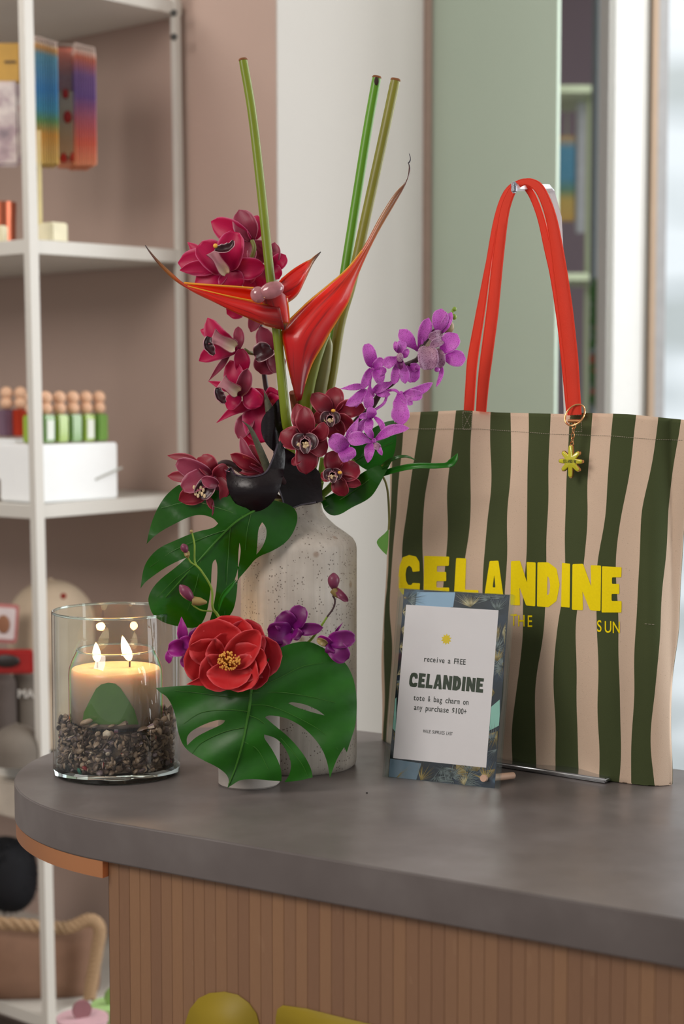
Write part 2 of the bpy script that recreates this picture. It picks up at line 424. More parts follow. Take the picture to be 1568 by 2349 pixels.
# strawberry printed front pack
t_ = thing('strawberry_pack', 'orange pack with a strawberry printed window between the two hanging rows', 'pack', P(152, 385, 3.33))
c0 = P(153, 248, 3.34)
MB().box(c0, (.04, .006, .226), (Vector((1, .15, 0)).normalized(), Vector((-.15, 1, 0)).normalized(), ZUP), .003).build('pack_body', gradmat('orange_brown_pack', [(0, '#d98a5c'), (.12, '#c46a3e'), (.2, '#c46a3e'), (.75, '#7a4a52'), (1, '#c45a34')]), t_)
MB().box(P(153, 285, 3.333), (.032, .002, .125), None, .001).build('clear_window', M('milky_film', '#b6a68c', .25), t_)
for (px, py, s) in ((155, 268, 1.3), (146, 362, 1), (168, 360, 1), (150, 215, 1)):
    MB().sphere(P(px, py, 3.33), (.006 * s, .003, .009 * s), 8).build('strawberry_print', M('strawberry', '#b8281f', .4) if 'strawberry' not in MATS else MATS['strawberry'], t_)
# left of the near post: yellow printed pack, copper mug, cream block
t_ = thing('cookie_pouch', 'white printed pouch with a yellow header hanging left of the near post', 'pouch', P(15, 385, 3.4))
m, t, b = nt('crinkled_print')
r = ramp(t, [(.3, '#5a4250'), (.45, '#9a7f86'), (.6, '#cfc3bd'), (.75, '#b05a58')]); t.links.new(noise(t, 22, 5), r.inputs[0]); t.links.new(r.outputs[0], b.inputs['Base Color']); b.inputs['Roughness'].default_value = .3
MB().box(P(14, 280, 3.4), (.055, .02, .17), None, .006).build('pouch_body', m, t_)
MB().box(P(14, 145, 3.395), (.056, .012, .075), None, .003).build('header_card', M('yellow_header', '#c99a3a', .5), t_)
for i in range(3): MB().box(P(14 + i * 9, 142, 3.388), (.006, .002, .004)).build('dark_print', M('dark_print%d' % i, '#3a2a20', .5), t_)
t_ = thing('copper_mug', 'copper coloured tumbler on the upper shelf left of the near post', 'tumbler', Q(12, 3.42, SZ[0]))
MB().lathe([(0, .004), (.026, .004), (.0265, .04), (.028, .085), (.0265, .085), (.024, .01), (0, .01)], Q(12, 3.42, SZ[0] + .003), 32).build('tumbler_body', M('copper', '#b8654a', .28, metal=.8), t_)
tag(MB().box(Q(8, 3.3, SZ[0] + .0165), (.024, .02, .032), EX, .003).build('cream_block', m_cream), 'small cream block on the upper shelf at the left edge', 'block')
m_box = M('white_mirror_box', '#f3f6f6', .25, var=.02)
# white box with polish bottles
t_ = thing('display_box', 'glossy white box under the green bottles on the middle shelf', 'box', sp(.12, .05, SZ[1]))
MB().box(sp(.125, .06, SZ[1] + .055), (.11, .20, .108), EX, .003).build('box_body', m_box, t_)
MB().box(sp(.20, .003, SZ[1] + .05), (.002, .07, .004), (E2, (N2 * 1 + ZUP * .3).normalized(), ZUP)).build('grey_mark', M('grey_mark', '#b3b3ab', .5), t_)
m_bead = M('wood_bead', '#e0b494', .5, var=.06, vs_=60)
cols = [('#7fa038', 'olive green'), ('#6f9a50', 'green')]
gl = [M('green_lacquer', '#93b22e', .12, var=.05, coat=.6), M('deep_green_lacquer', '#6f9a48', .12, var=.05, coat=.6)]
m_lab = M('white_label', '#e9efe4', .4)
def bottle(c, mat, label, grp, lab=True):
    t_ = thing('polish_bottle', label, 'bottle', c, grp)
    MB().box(c + Vector((0, 0, .028)), (.026, .026, .052), EX, .003).build('bottle_glass', mat, t_)
    MB().sphere(c + Vector((0, 0, .066)), .0125, 10).build('wooden_bead', m_bead, t_)
    MB().sphere(c + Vector((0, 0, .086)), .0125, 10).build('wooden_bead', m_bead, t_)
    if lab: MB().box(c + Vector((0, 0, .026)) + E2 * .0135, (.001, .016, .036), EX).build('bottle_label', m_lab, t_)
zb = SZ[1] + .11
for i in range(6):
    bottle(sp(.035 + i * .033, .03, zb), gl[i % 2], 'green lacquer bottle with a beaded wooden cap on the white box', 'green bottles on the white box', i in (1, 4))
bottle(Q(48, 3.42, SZ[1] + .118), M('red_lacquer', '#b23a22', .2), 'red bottle with a beaded wooden cap just left of the near post', None, False)
bottle(Q(16, 3.42, SZ[1] + .118), M('plum_lacquer', '#75596b', .2), 'plum bottle with a beaded wooden cap at the left edge', None, False)
tag(MB().box(Q(20, 3.42, SZ[1] + .072), (.11, .06, .086), EX, .003).build('white_box', m_box), 'white box under the plum and red bottles at the left edge', 'box')
mb = MB()
for i in range(90): mb.sphere(Q(random.uniform(-20, 56), 3.35 + random.uniform(-.03, .0), SZ[1] + random.uniform(.002, .035)), (random.uniform(.004, .009),) * 3, 6)
tag(mb.build('dried_pods', M('dried_pods', '#7d6a55', .8, var=.4, vs_=80)), 'brown dried pods heaped on the middle shelf left of the near post', 'potpourri', kind='stuff')
# caps and packets on the third shelf
def cap(px, Y, ptop, rpx, mat, label, brim=True, tilt=0):
    r = rpx * Y / FP; zt = zof(ptop, Y); c = Q(px, Y, zt - r * .95)
    t_ = thing('baseball_cap', label, 'cap', Q(px, Y, SZ[2]))
    rows = []
    for i in range(13):
        a = (i / 12) * math.pi / 2
        rows.append([c + Vector((r * math.sin(a) * math.cos(k * math.pi / 16), r * math.sin(a) * math.sin(k * math.pi / 16) * 1.1, r * .95 * math.cos(a))) for k in range(32)])
    rows.append([c + Vector((r * 1.0 * math.cos(k * math.pi / 16), 1.1 * r * math.sin(k * math.pi / 16), SZ[2] + .012 - c.z)) for k in range(32)])
    MB().grid(rows, close_u=True).build('crown', mat, t_)
    MB().sphere(c + Vector((0, 0, r * .96)), (.006, .006, .003), 8).build('button', mat, t_)
    rows = [[c + Vector((math.cos(a) * (r * k), -math.sin(a) * r * 1.1 * k - (k - 1) * .06, SZ[2] + .02 - c.z - (k - 1) ** 2 * .03)) for a in [math.pi * (.15 + .7 * j / 12) for j in range(13)]] for k in (1.0, 1.25, 1.5, 1.75)]
    if brim: MB().grid(rows).build('brim', mat, t_, solid=.003)
    return t_, c, r
m_capb = M('beige_twill', '#bdab94', .9, bump=.2, bs=900); m_capg = M('grey_twill', '#6d655c', .9, bump=.2, bs=900); m_capd = M('charcoal_twill', '#564c47', .9, bump=.2, bs=900)
t_, c, r = cap(112, 3.42, 1330, 98, m_capb, 'beige cap with a red eyelet behind the candle', False)
MB().lathe([(0, .002), (.005, .002), (.006, -.002), (0, -.002)], P(145, 1367, 3.30), 12, axis=Vector((0, -1, .3))).build('eyelet', M('red_thread', '#8f2f22', .8), t_)
pt = MB().box(P(8, 1430, 3.29), (.055, .004, .075), (Vector((1, .1, -.08)).normalized(), Vector((-.1, 1, 0)).normalized(), Vector((.08, 0, 1)).normalized()), .003).build('patch', M('pink_patch', '#b0706c', .7), t_)
MB().box(P(8, 1430, 3.287), (.043, .002, .06), (Vector((1, .1, -.08)).normalized(), Vector((-.1, 1, 0)).normalized(), Vector((.08, 0, 1)).normalized()), .002).build('patch_field', M('pale_patch', '#cfc3c2', .7), pt)
MB().sphere(P(8, 1432, 3.284), (.012, .002, .018), 8).build('patch_figure', M('brown_patch', '#8d6148', .8), pt)
tb = tag(MB().box(P(26, 1517, 3.26), (.086, .02, .045), None, .004).build('red_pouch', M('red_foil', '#a01f1c', .35)), 'red pouch with a dark oval left of the near post', 'pouch')
MB().sphere(P(14, 1516, 3.245), (.026, .006, .012), 10).build('dark_oval', M('black_print', '#2b2624', .5), tb)
t_, c, r = cap(60, 3.34, 1512, 38, m_capg, 'grey cap with white lettering below the red pouch', False)
V, F = text2d('MA', .022, bold=.0006); mapped(MB(), (V, F), lambda x, y: P(40, 1600, 3.29) + Vector((x, 0, y))).build('white_lettering', M('white_thread', '#c8c4bd', .8), t_)
t_, c, r = cap(-5, 3.3, 1540, 34, m_capd, 'charcoal cap at the left edge of the third shelf', False)
t_, c, r = cap(28, 3.22, 1662, 62, m_capg, 'grey cap lying lowest at the front of the third shelf', False)
tag(MB().box(Q(25, 3.24, SZ[2] - .06), (.16, .04, .07), EX, .004).build('storage_tin', M('pale_tin', '#bdb3a5', .5)), 'pale box hung below the third shelf at the left edge', 'box')
# lower: black fluffy cushion, braided tan cushion
def cushion_pts(c, sx, sy, sz, ax, p=2.6, n=20):
    rows = []
    A = Matrix(ax).transposed()
    for i in range(n + 1):
        a = math.pi * i / n - math.pi / 2; row = []
        for k in range(32):
            b_ = 2 * math.pi * k / 32
            sg = lambda v, e: math.copysign(abs(v) ** e, v)
            x = sg(math.cos(b_), 2 / p / 1.0) * math.cos(a) ** .8; z = sg(math.sin(b_), 2 / p) * math.cos(a) ** .8; y = math.sin(a)
            row.append(Vector(c) + A @ Vector((x * sx, y * sy, z * sz)))
        rows.append(row)
    return rows
mb = MB().grid(cushion_pts(P(18, 2005, 3.42), .065, .05, .075, EX), close_u=True)
for i in range(500):
    a = random.uniform(0, 6.28); bb = random.uniform(-1.2, 1.2)
    p0 = P(18, 2005, 3.42) + Vector((math.cos(a) * .058 * math.cos(bb), -.045 * abs(math.sin(bb)) - .01, math.sin(a) * .068 * math.cos(bb)))
    mb.tube([p0, p0 + Vector((math.cos(a) * .014, -.004, math.sin(a) * .014))], [.0012, .0002], 3, False)
tag(mb.build('fluffy_cushion', M('black_fur', '#12141a', .8, var=.3)), 'black fluffy cushion on the low shelf at the left edge', 'cushion')
m_cush = M('tan_suede', '#8a6a56', .9, var=.1, bump=.2, bs=500); m_rope = M('jute_rope', '#a98c6c', .9, var=.15, vs_=200)
cc = P(70, 2205, 3.32)
t_ = thing('braided_cushion', 'tan cushion edged with a thick jute braid under the counter end', 'cushion', Vector((cc.x, cc.y, SZ[3])))
rows = cushion_pts(cc, .135, .055, .075, ((1, .1, -.02), (-.1, 1, 0), (.02, 0, 1)), 7)
MB().grid(rows, close_u=True).build('cushion_body', m_cush, t_)
pth = [P(-70, 2112, 3.26), P(60, 2122, 3.26), P(150, 2128, 3.26), P(205, 2110, 3.26), P(228, 2130, 3.26), P(222, 2180, 3.26), P(212, 2240, 3.26), P(205, 2290, 3.26)]
cp = catmull(pth, 14)
for ph in (0, 2.09, 4.19):
    q = []
    for i, p in enumerate(cp):
        d = (cp[min(i + 1, len(cp) - 1)] - cp[max(0, i - 1)]).normalized(); s_ = d.cross(Vector((0, 1, 0))).normalized()
        q.append(p + s_ * math.sin(i * .75 + ph) * .007 + Vector((0, 1, 0)) * math.cos(i * .75 + ph) * .006)
    MB().tube(q, .0065, 8).build('rope_strand', m_rope, t_)
# round canisters with disc knobs on a low plinth
m_pinkc = M('pink_lacquer', '#caa5ac', .4); m_pinkd = M('rose_lacquer', '#8f6367', .45); m_grn = M('mint_lacquer', '#9dc07c', .4); m_grd = M('moss_lacquer', '#6f8a48', .45)
tag(MB().box(Q(240, 2.95, .10), (.5, .34, .2), EX, .004).build('low_plinth', M('beige_plinth', '#b8a490', .7)), 'low beige plinth under the pink and green canisters', 'plinth')
def canister(px, py, Y, rpx, m1, m2, label, kpx):
    z = zof(py, Y); r = rpx * Y / FP; c = Q(px, Y, 0)
    t_ = thing('canister', label, 'canister', Vector((c.x, c.y, .2)))
    MB().lathe([(0, .2), (r * .93, .2), (r * .93, z - .006), (0, z - .006)], c, 40).build('canister_body', m1, t_)
    MB().lathe([(0, z - .006), (r, z - .006), (r, z), (0, z)], c, 48).build('lid', m1, t_)
    k = Q(kpx, Y, z + .013)
    MB().lathe([(0, -.004), (.0165, -.004), (.0165, .004), (0, .004)], k, 32, axis=Vector((.45, -.9, 0))).build('lid_knob', m2, t_)
canister(174, 2333, 2.92, 61, m_pinkc, m_pinkd, 'pink round canister with a rose disc knob below the counter end', 173)
canister(245, 2302, 3.02, 50, m_grn, m_grd, 'mint green round canister half hidden behind the counter panel', 248)
canister(262, 2356, 2.82, 30, m_pinkc, m_pinkd, 'small pink canister lowest beside the counter panel', 285)

# ------------------------------------------------------------------ counter
D = Vector((.85, -.527, 0)).normalized(); NB = Vector((-D.y, D.x, 0))      # along / toward the back
CR = .302; CC = Vector((-.099, 2.215, 0)) - D * .021
def counter_outline(inset, L=1.17, n=40):
    r = CR - inset; pts = []
    ang0 = math.atan2(NB.y, NB.x)
    for i in range(n + 1):
        a = ang0 + math.pi * i / n
        pts.append(CC + Vector((math.cos(a) * r, math.sin(a) * r, 0)))
    pts.append(CC - NB * r + D * L); pts.append(CC + NB * r + D * L)
    return pts
m, t, b = nt('grey_concrete_laminate')
n1 = noise(t, 6, 5); n2 = noise(t, 45, 4)
r = ramp(t, [(.3, '#57504e'), (.5, '#645d5b'), (.7, '#746e6c')]); t.links.new(n1, r.inputs[0])
c = mixc(t, math_(t, 'MULTIPLY', n2, .25), r.outputs[0], '#4d4644'); t.links.new(c, b.inputs['Base Color'])
r2 = ramp(t, [(.3, (.3, .3, .3, 1)), (.7, (.46, .46, .46, 1))]); t.links.new(noise(t, 10, 4), r2.inputs[0]); t.links.new(r2.outputs[0], b.inputs['Roughness'])
bumpit(t, b, n2, .06, .001)
m_conc = m
def slab(pts, z0, z1, bev=0):
    bm = bmesh.new(); f = bm.faces.new([bm.verts.new((p.x, p.y, z1)) for p in pts])
    if f.normal.z < 0: f.normal_flip()
    r_ = bmesh.ops.extrude_face_region(bm, geom=[f]); vs_ = [g for g in r_['geom'] if isinstance(g, bmesh.types.BMVert)]
    for v in vs_: v.co.z = z0
    bmesh.ops.recalc_face_normals(bm, faces=bm.faces[:])
    if bev:
        ed = [e for e in bm.edges if abs(e.verts[0].co.z - e.verts[1].co.z) < 1e-6]
        bmesh.ops.bevel(bm, geom=ed, offset=bev, segments=3, affect='EDGES')
    bm.verts.index_update(); mb = MB(); mb.add([v.co.copy() for v in bm.verts], [[l.vert.index for l in q.loops] for q in bm.faces]); bm.free(); return mb
counter = thing('shop_counter', 'counter with a rounded grey concrete top and slatted bamboo front', 'counter', Vector((CC.x, CC.y, 0)))
slab(counter_outline(0), ZT - .0475, ZT, .0015).build('countertop', m_conc, counter, sharp=25)
# copper band hugging the rounded end below the top
def band(inset, z0, z1, k0, k1, th):
    o = counter_outline(inset, n=80)[k0:k1]; i_ = counter_outline(inset + th, n=80)[k0:k1]
    rows = [[Vector((p.x, p.y, z1)) for p in o], [Vector((p.x, p.y, z0)) for p in o], [Vector((p.x, p.y, z0)) for p in i_], [Vector((p.x, p.y, z1)) for p in i_]]
    rows.append(rows[0]); mb = MB().grid(rows)
    n = len(o)
    for j in (0, n - 1): mb.f.append((j, n + j, 2 * n + j, 3 * n + j))
    return mb
PLX = 248
m_copper = M('brushed_copper', '#eca676', .26, metal=.8, var=.1, vs_=8, bump=.08, bs=300)
fr = CC - NB * (CR - .004)
kk = 80
for k in range(20, 81):
    p = counter_outline(.005, n=80)[k]
    if 784 + FP * p.x / (p.y * CT) > 243 and p.y < 2.2: kk = k; break
band(.0015, ZT - .0475 - .020, ZT - .0478, 2, kk + 1, .018).build('copper_band', m_copper, counter, sharp=30)
# slatted bamboo panel
m, t, b = nt('bamboo_slats')
u, v, uv = uvxy(t)
cell = math_(t, 'FLOOR', u); wn_ = t.nodes.new('ShaderNodeTexWhiteNoise'); wn_.noise_dimensions = '1D'; t.links.new(cell, wn_.inputs['W'])
vec = scaled(t, 1, .08, 1, 'UV'); g = noise(t, 9, 4, vec=vec)
r = ramp(t, [(0, '#816049'), (.5, '#89674d'), (1, '#926e50')]); t.links.new(wn_.outputs[0], r.inputs[0])
c = mixc(t, math_(t, 'MULTIPLY', g, .35), r.outputs[0], '#6c4c35')
blot = noise(t, 1.0, 2, vec=scaled(t, .9, .35, 1, 'UV')); bf = math_(t, 'MULTIPLY', math_(t, 'GREATER_THAN', blot, .70), .12)
c = mixc(t, bf, c, '#a58468')
t.links.new(c, b.inputs['Base Color']); b.inputs['Roughness'].default_value = .45; bumpit(t, b, g, .15)
m_bam = m
p0 = G(PLX, 1995, ZT - .0475)
# panel face line, parallel to the counter front
FR0 = CC - NB * (CR - .012); tt = None
for i in range(4000):
    tx = -.3 + i * .0004; p = FR0 + D * tx
    if 784 + FP * p.x / (p.y * CT + (CZ - ZT + .05) * ST) >= PLX: tt = tx; break
SW = .0152; mb = MB(); NS = 62; zt_ = ZT - .0476; zb_ = .06
prof = [(0, .0008), (.0003, .0002), (.0008, 0), (SW - .0008, 0), (SW - .0003, .0002), (SW, .0008)]
top, bot, uv0 = [], [], []
for k in range(NS):
    for (x, d_) in prof:
        p = FR0 + D * (tt + k * SW + x) + NB * d_
        top.append(Vector((p.x, p.y, zt_))); bot.append(Vector((p.x, p.y, zb_))); uv0.append(k + min(.999, x / SW))
mb.grid([top, bot], [(a_, 0) for a_ in uv0] + [(a_, 55) for a_ in uv0])
# returning end and back of the carcass
pA = FR0 + D * tt; pB = FR0 + D * (tt + NS * SW); bk = NB * .5
mb.add([Vector((pA.x, pA.y, zt_)), Vector((pA.x, pA.y, zb_)), Vector((*(pA + bk).xy, zb_)), Vector((*(pA + bk).xy, zt_)), Vector((*(pB + bk).xy, zb_)), Vector((*(pB + bk).xy, zt_))], [(0, 1, 2, 3), (3, 2, 4, 5)], [(.2, 0), (.2, 5), (3.8, 5), (3.8, 0), (9, 5), (9, 0)])
mb.build('slatted_panel', m_bam, counter, sharp=20)
m_logo = M('mustard_paint', '#8f7a12', .55, var=.06)
def on_panel(px, py):
    d = ray(px, py); o = Vector((0, 0, CZ)); pp = FR0 - NB * .0012
    t_ = ((pp - o).dot(NB)) / d.dot(NB); return o + d * t_
def arc(cx, cy, rx, ry, a0, a1, n=24): return [(cx + rx * math.cos(math.radians(a0 + (a1 - a0) * i / n)), cy + ry * math.sin(math.radians(a0 + (a1 - a0) * i / n))) for i in range(n + 1)]
blob = [(425, 2420), (425, 2345), (435, 2315), (455, 2290), (480, 2278), (515, 2275), (545, 2282), (570, 2300), (588, 2325), (597, 2360), (600, 2420)]
bar = [(632, 2420), (632, 2335), (636, 2315), (648, 2306), (700, 2313), (780, 2333), (860, 2352), (930, 2370), (950, 2420)]
for lp, nm in ((blob, 'painted_letter'), (bar, 'painted_letter')):
    mapped(MB(), fill2d([lp]), on_panel).build(nm, m_logo, counter, solid=.0006)

# ------------------------------------------------------------------ candle in a glass cylinder
GC = Vector((-.2905, 2.222, ZT)); R0 = .0815; GH = .211
m_glass = thin_glass('clear_glass'); m_film = thin_glass('iridescent_glass', True); m_base = glass('thick_clear_glass', '#f2fffa')
hol = thing('glass_cylinder', 'clear glass cylinder vase holding shells and a lit candle', 'hurricane vase', GC)
MB().lathe([(R0, .009), (R0, GH - .002), (R0 - .0012, GH), (R0 - .003, GH - .001), (R0 - .0034, GH - .004), (R0 - .0034, .0118)], GC, 96).build('glass_wall', m_glass, hol)
MB().lathe([(R0 - .0017 + .0017 * math.cos(a * math.pi / 6), GH - .0015 + .0017 * math.sin(a * math.pi / 6)) for a in range(12)], GC, 96, True).build('rim', m_base, hol, closed=True)
MB().lathe([(0, 0), (R0 - .006, 0), (R0 - .001, .002), (R0, .007), (R0, .009), (R0 - .0034, .0118), (R0 - .014, .010), (0, .0095)], GC + Vector((0, 0, .0004)), 96).build('glass_base', m_base, hol, closed=True)
m, t, b = nt('mixed_shells')
geo = t.nodes.new('ShaderNodeNewGeometry')
r = ramp(t, [(0, '#463630'), (.15, '#6d5747'), (.35, '#8d7560'), (.55, '#5c4840'), (.72, '#a68c76'), (.88, '#776468'), (.95, '#c9b8a4'), (.985, '#9c2e30'), (.993, '#2f7a68')], 'CONSTANT')
t.links.new(geo.outputs['Random Per Island'], r.inputs[0])
c = mixc(t, math_(t, 'MULTIPLY', noise(t, 700, 3), .45), r.outputs[0], '#2e2420'); t.links.new(c, b.inputs['Base Color']); b.inputs['Roughness'].default_value = .42
bumpit(t, b, noise(t, 900, 2), .3, .0005)
mb = MB(); rs = random.Random(3)
def shell(mb, c, s, kind, ax):
    if kind == 0: mb.sphere(c, (s, s * .75, s * .42), 7, ax)
    elif kind == 1:    # cockle: ribbed dome
        A = Matrix(ax).transposed(); rows = []
        for i in range(5):
            a = i / 4 * 1.45
            rows.append([c + A @ Vector((s * math.sin(a) * math.cos(k * math.pi / 6) * (1 + .08 * (k % 2)), s * .85 * math.sin(a) * math.sin(k * math.pi / 6) * (1 + .08 * (k % 2)), s * .5 * math.cos(a))) for k in range(12)])
        mb.grid(rows, close_u=True)
    else:              # small spiral
        d = Matrix(ax).transposed() @ Vector((1, 0, 0)); mb.tube([c + d * s * x for x in (-1.3, -.8, -.3, .2, .7, 1.1)], [s * .05, s * .22, s * .36, s * .52, s * .6, s * .2], 8)
def rax():
    q = Matrix.Rotation(rs.uniform(0, 6.28), 3, 'X') @ Matrix.Rotation(rs.uniform(0, 6.28), 3, 'Z') @ Matrix.Rotation(rs.uniform(0, 6.28), 3, 'Y'); return [q.row[0], q.row[1], q.row[2]]
for i in range(1500):
    a = rs.uniform(0, 2 * math.pi); inner = rs.random() < .18
    rr = (R0 - .0078) * (math.sqrt(rs.uniform(0.0, .8)) if inner else math.sqrt(rs.uniform(.8, 1)))
    z = (.062 + .006 * math.sin(a * 2 + 1)) if inner else rs.uniform(.0135, .068 + .005 * math.sin(a * 2 + 1) + (.008 if math.cos(a) > .75 else 0))
    s = rs.choice([.0034, .0042, .005, .0058]); rr = min(rr, R0 - .0044 - s)
    shell(mb, GC + Vector((rr * math.cos(a), rr * math.sin(a), z)), s, rs.choice([0, 0, 1, 1, 2]), rax())
for (px, py, kd, s) in ((198, 1656, 0, .0085), (282, 1661, 2, .006), (215, 1665, 0, .006), (345, 1668, 2, .0075), (328, 1674, 1, .008), (255, 1666, 0, .005), (218, 1668, 1, .006)):
    d_ = .064; p = P(px, py, GC.y - d_); shell(mb, p, s, kd, [(.95, 0, .3), (0, 1, 0), (-.3, 0, .95)])
# dark core so the heap reads solid
mb.lathe([(0, .012), (R0 - .018, .012), (R0 - .016, .055), (R0 - .03, .06), (0, .06)], GC, 32)
tag(mb.build('shell_filling', m), 'small brown and grey seashells filling the base of the glass cylinder', 'shells', kind='stuff')
# jar candle
JC = GC + Vector((0.0, -.002, .0)); JR = .0605
jar = thing('jar_candle', 'two-wick candle in an iridescent glass jar sitting on the shells', 'candle', JC + Vector((0, 0, .062)))
MB().lathe([(0, .062), (JR - .006, .062), (JR - .001, .066), (JR, .072), (JR, .128), (JR - .001, .137), (JR - .005, .148), (JR - .0095, .157), (JR - .0105, .160)], JC, 80).build('jar_glass', m_film, jar)
MB().lathe([(JR - .0115 + .0013 * math.cos(a * math.pi / 5), .160 + .0013 * math.sin(a * math.pi / 5)) for a in range(10)], JC, 80, True).build('jar_rim', m_base, jar, closed=True)
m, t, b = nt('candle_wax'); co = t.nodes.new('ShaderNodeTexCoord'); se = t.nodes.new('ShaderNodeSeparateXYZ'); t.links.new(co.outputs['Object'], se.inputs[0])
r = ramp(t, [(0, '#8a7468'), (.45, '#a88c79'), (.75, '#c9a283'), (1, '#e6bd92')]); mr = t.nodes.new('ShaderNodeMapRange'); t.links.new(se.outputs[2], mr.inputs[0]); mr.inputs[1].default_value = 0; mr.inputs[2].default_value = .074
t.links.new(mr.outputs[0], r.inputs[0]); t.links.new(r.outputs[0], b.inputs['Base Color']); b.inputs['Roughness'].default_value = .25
b.inputs['Subsurface Weight'].default_value = .6; b.inputs['Subsurface Radius'].default_value = (.03, .014, .006); b.inputs['Subsurface Scale'].default_value = 1
wr = JR - .0029
MB().lathe([(0, .067), (wr - .003, .067), (wr, .071), (wr, .128), (wr - .0006, .1345), (wr - .002, .136), (wr - .006, .1352), (0, .1352)], JC, 64).build('wax', m, jar)
# green leaf's reflection, painted as an arched patch on the jar
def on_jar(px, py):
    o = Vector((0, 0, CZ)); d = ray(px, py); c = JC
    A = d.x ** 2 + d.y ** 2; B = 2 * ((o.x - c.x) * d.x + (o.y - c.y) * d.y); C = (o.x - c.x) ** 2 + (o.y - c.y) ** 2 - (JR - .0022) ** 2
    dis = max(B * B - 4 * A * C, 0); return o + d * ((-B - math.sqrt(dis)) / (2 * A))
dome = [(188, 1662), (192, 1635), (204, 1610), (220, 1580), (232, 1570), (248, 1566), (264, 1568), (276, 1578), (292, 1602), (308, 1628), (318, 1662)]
mapped(MB(), fill2d([dome], 8), on_jar).build('leaf_reflection', M('leaf_reflection', '#4c7426', .35, var=.35, vs_=25), jar)
m_wick = M('charred_wick', '#3b2118', .9)
def flame(base, h, w, lean, wick_h):
    top_ = base + Vector((0, 0, wick_h))
    k = MB().tube([base - Vector((0, 0, .003)), base + Vector((.0003, 0, wick_h * .6)), top_], [.0012, .0012, .0009], 8).build('wick', m_wick, jar)
    f = MB(); rows = []
    prof = [(0, 0), (.55, .08), (.9, .22), (1, .38), (.88, .55), (.62, .73), (.3, .9), (0, 1)]
    for r_, z in prof:
        off = Vector((lean * z, 0, h * z - .004))
        rows.append([top_ + off + Vector((w * r_ * math.cos(i * math.pi / 8), w * r_ * math.sin(i * math.pi / 8), 0)) for i in range(16)])
    f.grid(rows, close_u=True)
    return f.build('flame', m_flame, k)
m, t, b = nt('candle_flame'); u, v, uv = uvxy(t)
r = ramp(t, [(0, '#ff9a3a'), (.3, '#ffe0a0'), (.75, '#fff0c8'), (1, '#ffb050')]); t.links.new(u, r.inputs[0])
t.links.new(r.outputs[0], b.inputs['Emission Color']); b.inputs['Emission Strength'].default_value = 7; b.inputs['Base Color'].default_value = (0, 0, 0, 1)
m_flame = m
wz = ZT + .1352
b1 = G(223, 1532, wz); b2 = G(297, 1530, wz)
flame(b1, .0265, .0056, -.0015, .011); flame(b2, .034, .0066, -.009, .011)
for q, pw in ((b1, .2), (b2, .28)):
    l = bpy.data.lights.new('candle_light', 'POINT'); l.energy = pw; l.color = (1, .52, .2); l.shadow_soft_size = .006
    lo = bpy.data.objects.new('candle_light', l); COL.objects.link(lo); lo.location = q + Vector((0, 0, .042))

# ------------------------------------------------------------------ big vase
m, t, b = nt('speckled_stoneware')
n1 = noise(t, 14, 5); base = ramp(t, [(.3, '#a89f94'), (.5, '#bdb5aa'), (.7, '#d0c9be')]); t.links.new(n1, base.inputs[0])
st_ = noise(t, 1, 4, vec=scaled(t, 160, 160, 6)); c = mixc(t, math_(t, 'MULTIPLY', st_, .5), base.outputs[0], '#7f766c')
vo = t.nodes.new('ShaderNodeTexVoronoi'); vo.inputs['Scale'].default_value = 250; tc = t.nodes.new('ShaderNodeTexCoord'); t.links.new(tc.outputs['Object'], vo.inputs['Vector'])
spk = math_(t, 'MULTIPLY', math_(t, 'LESS_THAN', vo.outputs['Distance'], .24), math_(t, 'GREATER_THAN', noise(t, 60, 2), .48))
c = mixc(t, math_(t, 'MULTIPLY', spk, .75), c, '#4a3a30')
vo2 = t.nodes.new('ShaderNodeTexVoronoi'); vo2.inputs['Scale'].default_value = 26; t.links.new(tc.outputs['Object'], vo2.inputs['Vector'])
big = t.nodes.new('ShaderNodeMapRange'); big.inputs[1].default_value = .06; big.inputs[2].default_value = .14; big.inputs[3].default_value = .55; big.inputs[4].default_value = 0; t.links.new(vo2.outputs['Distance'], big.inputs[0])
c = mixc(t, big.outputs[0], c, '#7a5a3e')
t.links.new(c, b.inputs['Base Color']); b.inputs['Roughness'].default_value = .5
bumpit(t, b, math_(t, 'ADD', st_, math_(t, 'MULTIPLY', spk, -.8)), .45, .0015); m_stone = m
VC = Vector((-.0565, 2.27, ZT)); VR = .0758
tv = thing('stoneware_vase', 'tall speckled off-white stoneware vase holding the tropical bouquet', 'vase', VC)
prof = [(0, 0), (VR - .004, 0), (VR - .001, .003), (VR, .01), (VR, .285), (VR - .001, .292), (VR - .005, .299), (VR - .014, .306), (.048, .3155), (.037, .326), (.0315, .334), (.0300, .341), (.0305, .347), (.029, .349), (.0262, .347), (.0268, .335), (.034, .32), (VR - .02, .300), (VR - .008, .29), (VR - .006, .27), (VR - .006, .01), (0, .008)]
MB().lathe(prof, VC, 72).build('vase_body', m_stone, tv)
# ------------------------------------------------------------------ small pot
PC = Vector((-.1165, 2.158, ZT)); PR = .0385
tp = thing('small_pot', 'small pale concrete pot half hidden under the front split leaf', 'pot', PC)
MB().lathe([(0, 0), (PR - .002, 0), (PR, .002), (PR, .10), (PR - .001, .102), (PR - .004, .102), (PR - .005, .1), (PR - .005, .01), (0, .01)], PC, 48).build('pot_body', M('pale_concrete', '#b5ada6', .7, var=.1, vs_=40, bump=.2, bs=200), tp)
